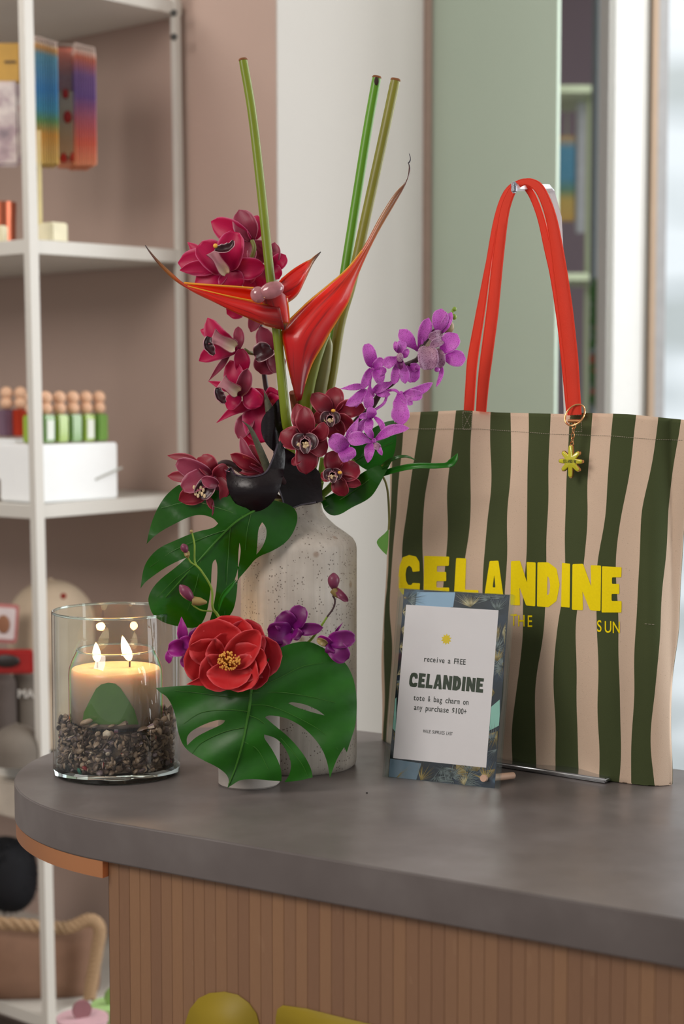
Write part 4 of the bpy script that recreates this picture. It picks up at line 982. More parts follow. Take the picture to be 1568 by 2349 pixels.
f = flower(vsp, Yv, (1004, 818), [((1006, 815), (1048, 766), 44, D_(shape=SPOON)), ((1010, 820), (1068, 824), 38, D_(shape=SPOON)), ((1008, 825), (1000, 888), 11, D_(yt=-.01, side=-.12)), ((1000, 815), (972, 800), 20, D_())], m_van, 6)
petal(m_vlip, f, Yv, (978, 795), (982, 848), 46, -.01, -.02, .006, .5, ROUND, name='lip'); petal(m_vlip, f, Yv, (1000, 800), (1006, 845), 32, -.006, -.012, .006, .5, ROUND, name='lip')
MB().sphere(P(1002, 848, Yv - .015), (.0035, .003, .003), 8).build('lip_knob', m_van, f)
f = flower(vsp, 2.195, (1000, 768), [((1003, 770), (1012, 708), 38, D_(shape=SPOON, mat=m_van)), ((1010, 765), (1036, 716), 22, D_(mat=m_van)), ((1015, 765), (982, 776), 26, D_(mat=m_vlip)), ((1020, 775), (985, 795), 22, D_(mat=m_vlip))], m_vlip, 6)
f = flower(vsp, 2.205, (955, 800), [((958, 805), (916, 756), 32, D_(shape=SPOON)), ((958, 803), (983, 729), 30, D_(shape=SPOON)), ((955, 850), (960, 838), 12, D_())], m_van, 5)
stem(m_van, f, [(968, 795, 2.2), (972, 770, 2.198), (990, 756, 2.2)], .0022, name='pedicel')
f = flower(vsp, 2.195, (917, 820), [((915, 810), (905, 783), 16, D_()), ((917, 808), (922, 782), 24, D_(shape=ROUND)), ((915, 815), (930, 785), 14, D_()), ((912, 818), (880, 840), 28, D_(shape=SPOON)), ((912, 825), (903, 882), 22, D_(shape=SPOON)), ((922, 825), (929, 880), 24, D_(shape=SPOON)), ((925, 820), (935, 800), 16, D_())], m_van, 7)
petal(m_dend, f, 2.185, (917, 822), (918, 848), 16, 0, -.004, .003, .6, name='lip'); MB().sphere(P(917, 820, 2.178), (.0045, .003, .006), 8).build('pollen_cap', m_vlip, f)
f = flower(vsp, 2.21, (948, 850), [((945, 835), (945, 877), 34, D_(shape=ROUND)), ((935, 845), (962, 840), 20, D_())], m_van, 5)
f = flower(vsp, 2.205, (857, 846), [((855, 842), (840, 789), 30, D_(shape=ROUND)), ((858, 845), (878, 823), 22, D_(shape=ROUND)), ((850, 845), (830, 893), 22, D_(yt=-.008)), ((862, 850), (875, 883), 30, D_(shape=HEART)), ((862, 848), (886, 853), 22, D_())], m_van, 6)
stem(m_van, f, [(850, 855, 2.2), (848, 890, 2.205), (857, 908, 2.215)], .0018, name='pedicel')
f = flower(vsp, 2.215, (848, 893), [((840, 885), (780, 892), 16, D_(shape=LANCE)), ((838, 892), (792, 930), 26, D_(side=-.1)), ((845, 890), (845, 940), 24, D_(shape=SPOON)), ((850, 900), (905, 875), 22, D_(shape=LANCE)), ((860, 900), (895, 905), 18, D_()), ((832, 900), (815, 935), 12, D_())], m_van, 6)
f = flower(vsp, 2.195, (920, 903), [((922, 905), (992, 878), 24, D_(side=.06)), ((925, 905), (968, 908), 26, D_(shape=ROUND)), ((920, 908), (946, 928), 20, D_()), ((917, 903), (920, 976), 44, D_(yt=-.012, shape=[.3, .5, .8, .75, .95, 1, .7, .1]))], m_van, 6)
stem(m_van, f, [(916, 903, 2.2), (905, 895, 2.205), (888, 896, 2.215)], .0018, name='pedicel')
f = flower(vsp, 2.205, (850, 955), [((850, 960), (851, 933), 26, D_()), ((848, 960), (843, 993), 22, D_()), ((857, 955), (880, 998), 14, D_(side=-.15)), ((845, 960), (808, 1000), 20, D_()), ((846, 950), (822, 958), 14, D_())], m_van, 6)
stem(m_van, f, [(860, 940, 2.21), (880, 925, 2.215), (888, 905, 2.215)], .0018, name='pedicel')
f = flower(vsp, 2.185, (857, 1011), [((862, 1008), (938, 982), 26, D_(side=-.1)), ((852, 1014), (797, 1010), 34, D_(side=.1, shape=SPOON)), ((850, 1016), (843, 1062), 24, D_(shape=HEART)), ((862, 1016), (876, 1045), 12, D_()), ((855, 1005), (836, 978), 18, D_())], m_van, 6)
petal(m_vlip, f, 2.18, (858, 1020), (872, 1028), 16, 0, -.004, .003, .5, name='lip')
f = flower(vsp, 2.2, (795, 1028), [((795, 1030), (757, 1003), 40, D_(shape=ROUND)), ((790, 1030), (802, 1055), 40, D_(shape=ROUND)), ((795, 1020), (822, 958), 24, D_(shape=LANCE)), ((800, 1020), (812, 985), 20, D_())], m_van, 6)

# ------------------------------------------------------------------ leaves
def vein(par, pts, Yfn, r=.0007, mat=None, off=.0012, name='vein'):
    q = catmull([P(x, y, Yfn(x, y) - off) for x, y in pts], 8); n = len(q)
    MB().tube(q, [r * (1 - .6 * i / n) for i in range(n)], 6).build(name, mat or m_vein, par)
# left split leaf
ml = thing('monstera_leaf', 'large glossy split leaf hanging at the left of the tall vase', 'leaf', VB)
YL = lambda x, y: 2.175 + .00014 * abs((x - 500) * .75 + (y - 1240) * .66) ** 1.0 + .006 * math.sin((x * .66 - y * .75) / 26) - (.02 if False else 0)
o1 = [(415, 1108), (395, 1122), (375, 1142), (356, 1175), (343, 1212), (336, 1248), (352, 1231), (375, 1215), (398, 1203), (433, 1185), (461, 1180), (488, 1187), (500, 1201), (489, 1212), (450, 1219), (398, 1241), (365, 1256), (342, 1278), (328, 1304), (322, 1350), (332, 1336), (350, 1322), (380, 1301), (410, 1286), (428, 1279), (405, 1300), (360, 1334), (338, 1368), (343, 1395), (352, 1413), (372, 1427), (401, 1436), (450, 1443), (468, 1424), (478, 1390), (484, 1345), (485, 1305), (488, 1288), (494, 1283), (499, 1297), (497, 1345), (490, 1390), (478, 1434), (506, 1433), (530, 1410), (540, 1385), (545, 1340), (546, 1270), (549, 1245), (553, 1262), (545, 1310), (534, 1342), (569, 1303), (588, 1278), (626, 1264), (661, 1241), (680, 1206), (683, 1178), (668, 1158), (620, 1145), (560, 1135), (480, 1122)]
h1 = [(601, 1198), (611, 1210), (611, 1232), (602, 1255), (588, 1272), (590, 1245), (592, 1212)]
leaf_from_outline('leaf_blade', [o1, h1], YL, m_leafd, ml, 12)
vein(ml, [(625, 1150), (548, 1192), (500, 1237), (461, 1280), (420, 1325), (380, 1370)], YL, .0016, name='midrib')
for vp in ([(560, 1185), (500, 1165), (440, 1150), (370, 1165)], [(520, 1215), (470, 1232), (400, 1262), (345, 1300)], [(480, 1262), (440, 1300), (400, 1330), (360, 1370)], [(528, 1208), (524, 1260), (520, 1330), (515, 1410)], [(575, 1178), (566, 1220), (562, 1262)], [(461, 1280), (450, 1340), (430, 1400)]): vein(ml, vp, YL, .0005)
stem(m_ostem, ml, [(622, 1150, 2.188), (645, 1150, 2.225), (672, 1155, 2.245), (690, 1180, 2.268)], .003, name='petiole')
# front split leaf in the small pot
fl = thing('monstera_leaf', 'broad green split leaf leaning out of the small pot in front', 'leaf', Vector((PC.x, PC.y, ZT + .01)))
YF = lambda x, y: 2.105 - .00009 * (y - 1500) * .6 + .000004 * ((x - 600) * .3) ** 2 + .006 * math.sin((x + y * .35) / 48) + .0022 * math.sin((x * .45 + y) / 15) + .012 * max(0, (x - 720) / 100) ** 2
o2 = [(357, 1578), (423, 1572), (499, 1570), (560, 1562), (600, 1530), (635, 1488), (672, 1474), (708, 1470), (738, 1484), (768, 1502), (794, 1521), (811, 1556), (819, 1605), (816, 1662), (804, 1698), (795, 1726), (789, 1714), (772, 1740), (756, 1785), (751, 1748), (735, 1710), (701, 1672), (665, 1650), (635, 1642), (612, 1641), (608, 1646), (628, 1663), (662, 1690), (695, 1728), (713, 1761), (717, 1783), (688, 1791), (652, 1794), (664, 1778), (669, 1748), (652, 1712), (632, 1692), (606, 1685), (605, 1693), (622, 1716), (638, 1745), (646, 1771), (645, 1792), (622, 1791), (589, 1787), (552, 1788), (536, 1798), (521, 1808), (526, 1791), (519, 1775), (496, 1758), (463, 1743), (423, 1718), (408, 1682), (401, 1632), (384, 1598), (366, 1588)]
h2 = [(429, 1710), (427, 1692), (439, 1676), (473, 1659), (504, 1650), (516, 1653), (511, 1661), (479, 1675), (448, 1691)]
h3 = [(661, 1613), (669, 1610), (698, 1615), (728, 1628), (744, 1641), (715, 1634), (678, 1622)]
leaf_from_outline('leaf_blade', [o2, h2, h3], YF, m_leafb2 if 'bright_mid_leaf' in MATS else leaf_mat('front_split_leaf', '#0f4602', '#2a7c06', .45, .32), fl, 12)
vein(fl, [(577, 1572), (572, 1620), (566, 1655), (556, 1705), (540, 1760), (524, 1800)], YF, .0019, name='midrib')
for vp in ([(575, 1590), (640, 1588), (700, 1596), (770, 1612)], [(572, 1617), (620, 1620), (680, 1645), (740, 1680), (775, 1720)], [(570, 1640), (600, 1655), (650, 1700), (690, 1750), (705, 1780)], [(572, 1600), (520, 1598), (460, 1590), (400, 1584)], [(568, 1632), (520, 1628), (460, 1635), (420, 1660)], [(562, 1668), (510, 1680), (460, 1705), (440, 1728)], [(575, 1580), (630, 1560), (690, 1530), (740, 1520)], [(556, 1700), (590, 1720), (615, 1765)]): vein(fl, vp, YF, .0005)
stem(m_gstem, fl, [(577, 1572, 2.11), (574, 1560, 2.13), (570, 1600, 2.155), (570, 1700, 2.158)], .0025, name='petiole')
# dark leaf right of the vase mouth
rl = thing('dark_leaf', 'dark green smooth leaf reaching right over the vase shoulder', 'leaf', VB)
YR = lambda x, y: 2.235 - .0002 * (x - 740) + .006 * math.sin((x - y) / 30)
leaf_from_outline('leaf_blade', [[(737, 1150), (742, 1170), (760, 1184), (780, 1181), (808, 1163), (835, 1151), (853, 1138), (866, 1118), (885, 1082), (897, 1060), (872, 1065), (842, 1077), (815, 1095), (790, 1125), (760, 1140)]], YR, m_leafd, rl, 12)
vein(rl, [(742, 1165), (790, 1140), (840, 1105), (890, 1066)], YR, .0007); stem(m_gstem, rl, [(745, 1150, 2.236), (728, 1140, 2.25), (712, 1165, 2.266)], .003, name='petiole')
bl = thing('bright_leaf', 'bright green glossy leaf behind the violet orchids, touching the tote', 'leaf', VB)
YB_ = lambda x, y: 2.262 + .004 * math.sin((x + y) / 22)
leaf_from_outline('leaf_blade', [[(822, 1000), (850, 985), (880, 968), (903, 964), (910, 1000), (905, 1040), (893, 1066), (870, 1080), (845, 1082), (815, 1062), (802, 1045), (800, 1015)]], YB_, m_leafb, bl, 12)
vein(bl, [(808, 1060), (845, 1040), (900, 1015)], YB_, .0007); stem(m_gstem, bl, [(812, 1055, 2.262), (760, 1110, 2.265), (712, 1168, 2.268)], .003, name='petiole')
rb = thing('ribbon_leaf', 'long thin grass-like leaf curving across the left of the tote', 'leaf', VB)
mb = MB(); q = [P(735, 1150, 2.25), P(800, 1120, 2.235), P(880, 1086, 2.215), (P(945, 1070, 2.19)), P(1000, 1069, 2.18), P(1028, 1066, 2.178), P(1042, 1054, 2.175), P(1049, 1040, 2.175)]
blade(mb, q, [.002, .0028, .0034, .0036, .0036, .0034, .003, .0048, .0035, .0003], .5, .2, 8, 5); mb.build('leaf_blade', m_leafb, rb, solid=.0006)
mb = MB(); blade(mb, [P(870, 1075, 2.21), P(900, 1053, 2.19), P(930, 1047, 2.185), P(955, 1056, 2.18)], [.003, .0026, .0018, .0014, .0002], .3, .3, 8, 5); mb.build('leaf_blade', m_leafd, rb, solid=.0006)
hl = thing('hanging_leaf', 'thin drooping stem with one small pale green leaf beside the tote edge', 'leaf', VB)
stem(m_ostem, hl, [(730, 1155, 2.262), (800, 1115, 2.255), (865, 1088, 2.25), (880, 1098, 2.25), (889, 1130, 2.25), (892, 1190, 2.25), (891, 1215, 2.25)], .0014)
leaf_from_outline('leaf_blade', [[(891, 1212), (884, 1222), (862, 1240), (866, 1252), (878, 1266), (886, 1273), (890, 1255)]], lambda x, y: 2.25, leaf_mat('pale_green_leaf', '#5c9a3c', '#82b85a', .4, .4), hl, 12)

# ------------------------------------------------------------------ camellia
m_cam = petal_mat('coral_red_petal', '#a80f10', '#d2262a', '#e8555a', rough=.6, tl=.22, vein=.12)
m_camd = petal_mat('deep_red_petal', '#8a1016', '#b01c2a', '#c84450', rough=.6, tl=.2, vein=.12)
PB = Vector((PC.x, PC.y, ZT + .015))
cm = thing('camellia_flower', 'open coral red flower with yellow stamens resting above the front leaf', 'flower', PB)
stem(m_gstem, cm, [(530, 1530, 2.098), (545, 1550, 2.125), (556, 1580, 2.15), (568, 1700, 2.158)], .003)
Yc = 2.094
CAM_ = [.45, .8, 1.0, 1.08, 1.1, 1.05, .98, .78, .38]
for bs, tp_, w_, mt, kw in [((560, 1520), (643, 1488), 92, m_camd, D_(yb=.008, yt=.0)), ((565, 1530), (618, 1548), 80, m_camd, D_(yb=.004, yt=-.006)), ((545, 1515), (584, 1426), 92, m_camd, D_(yb=.010, yt=.006)),
    ((525, 1515), (530, 1412), 120, m_cam, D_(yb=.008, yt=.006)), ((510, 1525), (428, 1492), 104, m_cam, D_(yb=.006, yt=-.008)), ((515, 1522), (478, 1424), 120, m_cam, D_(yb=.004, yt=-.004)),
    ((522, 1540), (524, 1450), 96, m_cam, D_(yb=.004, yt=.0, cup=.5)), ((530, 1545), (428, 1570), 34, m_cam, D_(yb=.0, yt=-.012, shape=LANCE)), ((525, 1520), (462, 1566), 84, m_cam, D_(yb=.001, yt=-.014)),
    ((530, 1525), (594, 1448), 66, m_cam, D_(yb=.0, yt=-.020, cup=.7)), ((528, 1528), (610, 1506), 84, m_cam, D_(yb=-.001, yt=-.020)), ((528, 1525), (588, 1566), 84, m_cam, D_(yb=-.002, yt=-.022)), ((524, 1522), (528, 1582), 96, m_cam, D_(yb=-.003, yt=-.024))]:
    petal(mt, cm, Yc, bs, tp_, w_, kw.pop('yb'), kw.pop('yt'), kw.pop('bow', -.004), kw.pop('cup', .35), kw.pop('shape', CAM_), ruffle=.06, sol=.0006, twist=rp.uniform(-.15, .15))
mb = MB(); r_ = random.Random(5); mbf = MB()
for i in range(110):
    a = r_.uniform(0, 6.28); rr = math.sqrt(r_.random()); q0 = P(524, 1530, 2.090); q1 = P(524 + math.cos(a) * rr * 27, 1516 + math.sin(a) * rr * 21, 2.070 + .006 * rr)
    mbf.tube([q0, q0.lerp(q1, .6) + Vector((0, -.002, 0)), q1], .00035, 4, False); mb.sphere(q1, (.0011, .0011, .0014), 5)
mb.build('anthers', M('amber_anthers', '#e0a044', .6), cm); mbf.build('filaments', M('yellow_filaments', '#c97a2c', .5), cm)
# ------------------------------------------------------------------ dendrobium sprigs
d1 = thing('dendrobium_sprig', 'purple dendrobium sprig with two buds rising behind the red flower', 'orchid sprig', PB)
m_buds = M('plum_bud', '#7a3550', .4, var=.3, vs_=80, translucent=.15); m_budy = M('olive_bud_base', '#8f7a48', .45, var=.2, vs_=80)
stem(m_gstem, d1, [(568, 1690, 2.158), (545, 1560, 2.15), (505, 1425, 2.14), (488, 1395, 2.138), (485, 1350, 2.135), (462, 1310, 2.13), (447, 1290, 2.13), (446, 1250, 2.13), (440, 1220, 2.13)], [.0022, .002, .0016, .0013, .0012, .001])
MB().sphere(P(439, 1219, 2.13), .0022, 8).build('bud', m_budy, d1)
stem(m_gstem, d1, [(485, 1402, 2.135), (462, 1400, 2.13), (447, 1392, 2.127), (440, 1385, 2.126)], .001, name='pedicel')
stem(m_gstem, d1, [(450, 1298, 2.13), (438, 1290, 2.127), (430, 1277, 2.126)], .001, name='pedicel')
def dbud(par, a, b, r, Y, yel=None):
    q = catmull([P(*a, Y), P((a[0] + b[0]) / 2, (a[1] + b[1]) / 2, Y - .003), P(*b, Y)], 5)
    o = MB().tube(q, [r * Y / FP * x for x in (.15, .5, .75, .95, 1, 1, .95, .85, .7, .5, .3)], 10).build('bud', m_buds, par)
    if yel: MB().tube([P(*b, Y), P((b[0] + yel[0]) / 2, (b[1] + yel[1]) / 2, Y - .002), P(*yel, Y)], [r * Y / FP * .8, r * Y / FP * .75, r * Y / FP * .25], 10).build('bud_base', m_budy, o)
dbud(d1, (418, 1248), (428, 1268), 9, 2.125, (431, 1279)); dbud(d1, (412, 1342), (443, 1378), 13, 2.125, (474, 1382))
mb = MB(); blade(mb, [P(500, 1404, 2.13), P(510, 1370, 2.125), P(530, 1345, 2.122), P(541, 1330, 2.122)], [.0005, .0022, .003, .002, .0002], .5, .2); mb.build('small_leaf', m_leafb, d1, solid=.0005)
f = flower(d1, 2.11, (412, 1485), [((420, 1478), (416, 1415), 26, D_(yt=-.002, shape=LANCE)), ((415, 1480), (440, 1468), 34, D_()), ((435, 1478), (465, 1440), 34, D_(mat=m_dend)), ((400, 1490), (387, 1522), 20, D_(side=.15)), ((425, 1500), (440, 1532), 22, D_(side=.25)), ((425, 1485), (385, 1492), 40, D_(yt=-.012, cup=.7, mat=m_den)), ((450, 1500), (470, 1550), 30, D_(mat=m_dend))], m_den, 8)
d2 = thing('dendrobium_sprig', 'purple dendrobium sprig with open flowers in front of the tall vase', 'orchid sprig', PB)
stem(m_gstem, d2, [(572, 1690, 2.158), (600, 1590, 2.15), (670, 1500, 2.145), (708, 1472, 2.14), (730, 1445, 2.138), (750, 1415, 2.136)], [.002, .0018, .0016, .0012])
stem(m_dstem, d2, [(750, 1415, 2.136), (764, 1395, 2.135), (768, 1378, 2.134), (763, 1366, 2.133)], .0012, name='pedicel')
dbud(d2, (765, 1314), (765, 1352), 14, 2.13, (782, 1372)); petal(m_buds, d2, 2.128, (770, 1350), (798, 1380), 18, cup=.6)
f = flower(d2, 2.135, (667, 1446), [((667, 1448), (614, 1452), 52, D_(shape=ROUND)), ((670, 1440), (693, 1391), 44, D_(shape=ROUND, mat=m_dend)), ((675, 1446), (741, 1440), 30, D_(yt=-.006)), ((665, 1450), (632, 1484), 40, D_(yt=-.006)), ((668, 1440), (640, 1410), 50, D_(shape=ROUND)), ((672, 1450), (690, 1462), 28, D_())], m_dend, 7)
f = flower(d2, 2.125, (755, 1472), [((752, 1470), (814, 1462), 40, D_(shape=ROUND)), ((758, 1475), (794, 1515), 44, D_(shape=ROUND)), ((765, 1455), (786, 1428), 6, D_(shape=LANCE)), ((760, 1478), (728, 1462), 26, D_(mat=m_den)), ((760, 1480), (752, 1500), 24, D_())], m_dend, 7)
petal(m_budy, f, 2.118, (750, 1478), (726, 1466), 16, cup=.6, name='lip')

# ------------------------------------------------------------------ tote bag
BL = G(880, 1712); BR = G(1532, 1812)
BD = (BR - BL); BD.z = 0; BD.normalize(); BN = Vector((-BD.y, BD.x, 0))      # BN points away from the camera
O = Vector((0, 0, CZ))
def bplane(px, py, off=0.0):
    d = ray(px, py); q = BL + BN * off; return O + d * ((q - O).dot(BN) / d.dot(BN))
ROWY = [962, 1256, 1572, 1780]
SK = [-.35, 0, .5, 1, 1.5, 2, 2.5, 3, 3.5, 4, 4.5, 5, 5.5, 6, 6.5, 7, 7.5, 7.95]
COLX = [[897, 899, 926, 965, 1006, 1046, 1084, 1125, 1171, 1212, 1263, 1307, 1359, 1406, 1459, 1509, 1562, 1590],
        [889, 893, 906, 930, 970, 1020, 1070, 1117, 1167, 1210, 1255, 1293, 1338, 1377, 1420, 1469, 1524, 1562],
        [877, 880, 892, 915, 958, 1008, 1055, 1098, 1150, 1185, 1235, 1275, 1323, 1370, 1418, 1449, 1501, 1546],
        [874, 878, 890, 912, 950, 1002, 1045, 1092, 1142, 1178, 1230, 1273, 1325, 1370, 1422, 1454, 1501, 1536]]
def ytop(px): return lerpl([890, 905, 935, 1060, 1140, 1300, 1340, 1440, 1568, 1595], [1000, 968, 946, 941, 946, 950, 947, 950, 963, 966], px)
def ybot(px): return lerpl([872, 1000, 1176, 1230, 1275, 1330, 1370, 1402, 1456, 1528, 1537], [1706, 1728, 1747, 1762, 1765, 1780, 1789, 1809, 1816, 1816, 1800], px)
def bagx(s_, v_):
    yy = 962 + v_ * (1780 - 962); xs = [lerpl(SK, c_, s_) for c_ in COLX]
    q = 0
    for i in range(3):
        if yy <= ROWY[i + 1] or i == 2:
            t_ = (yy - ROWY[i]) / (ROWY[i + 1] - ROWY[i]); a = xs[max(i - 1, 0)]; b_ = xs[i]; c_ = xs[i + 1]; d_ = xs[min(i + 2, 3)]
            if i == 0: a = 2 * b_ - c_
            if i == 2: d_ = 2 * c_ - b_
            q = .5 * ((2 * b_) + (c_ - a) * t_ + (2 * a - 5 * b_ + 4 * c_ - d_) * t_ ** 2 + (3 * b_ - a - 3 * c_ + d_) * t_ ** 3); break
    w_ = math.sin(v_ * 9 + s_ * 2.1) * 4.6 + math.sin(v_ * 17 + s_ * 3.7) * 2.4 + math.sin(v_ * 31 - s_ * 1.3) * .7
    return q + w_ * min(1, v_ * 4) * (.4 if s_ < 0 else 1)
def bagfold(px, py):
    u = (px - 880) / 650; v_ = (py - 950) / 850
    f_ = .0060 * math.sin(u * 21 + 2.3 * math.sin(v_ * 3.1)) * (.35 + .9 * v_)
    f_ += .0045 * math.sin(u * 9 - v_ * 5 + 1.0) + .0022 * math.sin(u * 34 + v_ * 4) * v_ + .0016 * math.sin(v_ * 26 + u * 7) * (1 - u) * v_
    f_ += .0024 * math.sin(v_ * 19 + 7 * u) * max(0, .55 - u) * 1.6
    e = max(0, 1 - u / .06); e2 = max(0, (u - .93) / .07)
    f_ -= .012 * math.sin(max(0, min(1, v_)) * math.pi) * (1 - e) * (1 - e2 * .9)   # belly toward the camera
    f_ += .020 * e ** 2 + .014 * min(1.2, e2) ** 2
    return f_ + .004
def bagP(px, py, off=0.0): return bplane(px, py, bagfold(px, py) - off)
m, t, b = nt('striped_canvas'); u, v, uv = uvxy(t)
fr_ = math_(t, 'FRACT', math_(t, 'ADD', u, 10)); dark = math_(t, 'LESS_THAN', fr_, .5)
nb = noise(t, 7, 3); spn = noise(t, 700, 2)
cr_ = mixc(t, math_(t, 'MULTIPLY', nb, .25), '#dcc3ac', '#c4a890'); cr_ = mixc(t, math_(t, 'MULTIPLY', math_(t, 'GREATER_THAN', spn, .69), .4), cr_, '#9c7f66')
gr_ = mixc(t, nb, '#4f5738', '#434c30')
c = mixc(t, dark, cr_, gr_); t.links.new(c, b.inputs['Base Color']); b.inputs['Roughness'].default_value = .92; b.inputs['Specular IOR Level'].default_value = .15
wv = t.nodes.new('ShaderNodeTexChecker'); wv.inputs['Scale'].default_value = 1400; tcc = t.nodes.new('ShaderNodeTexCoord'); t.links.new(tcc.outputs['Object'], wv.inputs[0])
bumpit(t, b, math_(t, 'ADD', noise(t, 900, 3), math_(t, 'MULTIPLY', noise(t, 22, 3), 2.5)), .22, .0012); add_translucent(t, b, c, None, .08); m_can = m
bag = thing('tote_bag', 'green and cream striped canvas tote bag with red straps and yellow lettering', 'tote bag', Vector((*((BL + BR) / 2).xy, ZT)))
NV, NU = 90, 150
def bag_pt(s_, v_, back=0):
    px = bagx(s_, v_); y0, y1 = ytop(px), ybot(px); py = y0 + (y1 - y0) * v_
    p = bagP(px, py)
    if p.z < ZT + .0012: p.z = ZT + .0012
    return p
smin, smax = SK[0], SK[-1]; rows = []; uvs = []
for i in range(NV + 1):
    v_ = i / NV; row = []
    for j in range(NU + 1):
        s_ = smin + (smax - smin) * j / NU; row.append(bag_pt(s_, v_)); uvs.append((s_, v_))
    rows.append(row)
mb = MB().grid(rows, uvs)
# back panel and sides
brow = []; buv = []
for i in range(NV + 1):
    v_ = i / NV; row = []; th = .010 + .036 * v_
    L0, R0_ = rows[i][0], rows[i][-1]
    for j in range(31):
        k_ = j / 30; x_ = k_ * 2 - 1
        p = R0_.lerp(L0, k_) + BN * (th * (1 - abs(x_) ** 6))
        row.append(p); buv.append((smax - (smax - smin) * k_ + .25, v_))
    brow.append(row)
mb.grid(brow, buv)
# floor of the bag
mb.grid([[rows[-1][int(round(k_ * 5))] for k_ in range(31)], [brow[-1][30 - k_] for k_ in range(31)]], [(smin + (smax - smin) * k_ / 30, 1) for k_ in range(31)] * 2)
body = mb.build('bag_body', m_can, bag, solid=.0012, sharp=70)
# printed lettering on the cloth
m_yp = M('yellow_print', '#fbe00e', .75, var=.06, vs_=400, spec=.2)
GL = {
 'C': [[(.98, .60), (.97, .82), (.82, .96), (.5, 1.0), (.2, .94), (.06, .74), (0, .45), (.02, .18), (.18, .03), (.5, 0), (.8, .01), (.97, .08), (1, .30), (.66, .31), (.6, .26), (.46, .26), (.36, .36), (.33, .52), (.38, .68), (.5, .74), (.62, .68), (.66, .58)]],
 'E': [[(.02, 1), (1, .98), (.98, .76), (.52, .76), (.52, .62), (.88, .62), (.88, .4), (.5, .4), (.5, .25), (1, .25), (.99, 0), (0, 0)]],
 'L': [[(.1, 1), (.5, .99), (.46, .25), (1, .24), (.98, 0), (0, 0)]],
 'A': [[(.3, .99), (.72, 1), (1, 0), (.64, 0), (.6, .2), (.42, .2), (.36, 0), (0, 0)], [(.44, .36), (.58, .36), (.52, .66)]],
 'N': [[(.02, .99), (.38, 1), (.66, .52), (.64, .97), (1, .96), (.98, 0), (.62, .02), (.36, .42), (.38, .02), (0, .03)]],
 'D': [[(.02, 1), (.5, 1), (.86, .86), (1, .5), (.86, .14), (.5, 0), (0, .02)], [(.46, .7), (.54, .64), (.58, .48), (.54, .3), (.44, .26)]],
 'I': [[(.1, 1), (.95, .98), (.9, 0), (0, .02)]]}
def glyph(ch, fn, cell, mb):
    loops = []
    for lp in GL[ch]:
        q = []
        for i in range(len(lp)):      # soften corners
            a, b_, c_ = Vector(lp[i - 1]), Vector(lp[i]), Vector(lp[(i + 1) % len(lp)])
            k_ = min(.03, (a - b_).length * .3, (c_ - b_).length * .3)
            p0 = b_ + (a - b_).normalized() * k_; p1 = b_ + (c_ - b_).normalized() * k_
            q += [(p0.x, p0.y), (((p0 + p1) / 2 * .5 + b_ * .5).x, ((p0 + p1) / 2 * .5 + b_ * .5).y), (p1.x, p1.y)]
        loops.append(q)
    v_, f_ = fill2d(loops, cell); mb.add([fn(x, y) for x, y in v_], f_, v_)
mb = MB()
BIG = [('C', 913, 963, 1273, 1366), ('E', 971, 1030, 1275, 1372), ('L', 1040, 1097, 1280, 1377), ('A', 1108, 1156, 1286, 1382), ('N', 1170, 1228, 1286, 1391), ('D', 1231, 1283, 1290, 1393), ('I', 1286, 1308, 1291, 1394), ('N', 1311, 1378, 1293, 1402), ('E', 1379, 1425, 1299, 1405)]
for ch, x0, x1, y0, y1 in BIG:
    glyph(ch, lambda x, y: bagP(x0 + (x1 - x0) * x, y1 - (y1 - y0) * y, .0011), .12, mb)
mb.build('printed_name', m_yp, bag, smooth=False)
mb = MB()
for ch, px, py in (('T', 1172, 1435), ('H', 1188, 1437), ('E', 1210, 1438), ('S', 1370, 1449), ('U', 1387, 1451), ('N', 1405, 1452)):
    v_, f_ = text2d(ch, 38, bold=.3); mb.add([bagP(px - 2 + x * .66, py - y, .0011) for x, y in v_], f_, v_)
mb.build('printed_line', m_yp, bag, smooth=False)
# stitching
m_thr = M('grey_thread', '#a39a88', .8)
mb = MB()
def stitch(pts, step=5, on=3):
    for (x0, y0), (x1, y1) in zip(pts, pts[1:]):
        L = math.hypot(x1 - x0, y1 - y0); n = max(1, int(L / step))
        for i in range(n):
            a = i / n; b_ = a + on / step / n
            mb.tube([bagP(x0 + (x1 - x0) * a, y0 + (y1 - y0) * a, .0012), bagP(x0 + (x1 - x0) * b_, y0 + (y1 - y0) * b_, .0012)], .00035, 4)
stitch([(905, 984), (1000, 984), (1100, 984), (1270, 996), (1400, 1000), (1500, 1008), (1566, 1010)])
stitch([(1061, 945), (1081, 945), (1081, 985), (1061, 985), (1061, 945), (1081, 985)]); stitch([(1081, 945), (1061, 985)])
stitch([(1308, 952), (1332, 952), (1334, 990), (1312, 990), (1308, 952)]); stitch([(1478, 1431), (1502, 1433)], 7, 5)
mb.build('stitching', m_thr, bag)
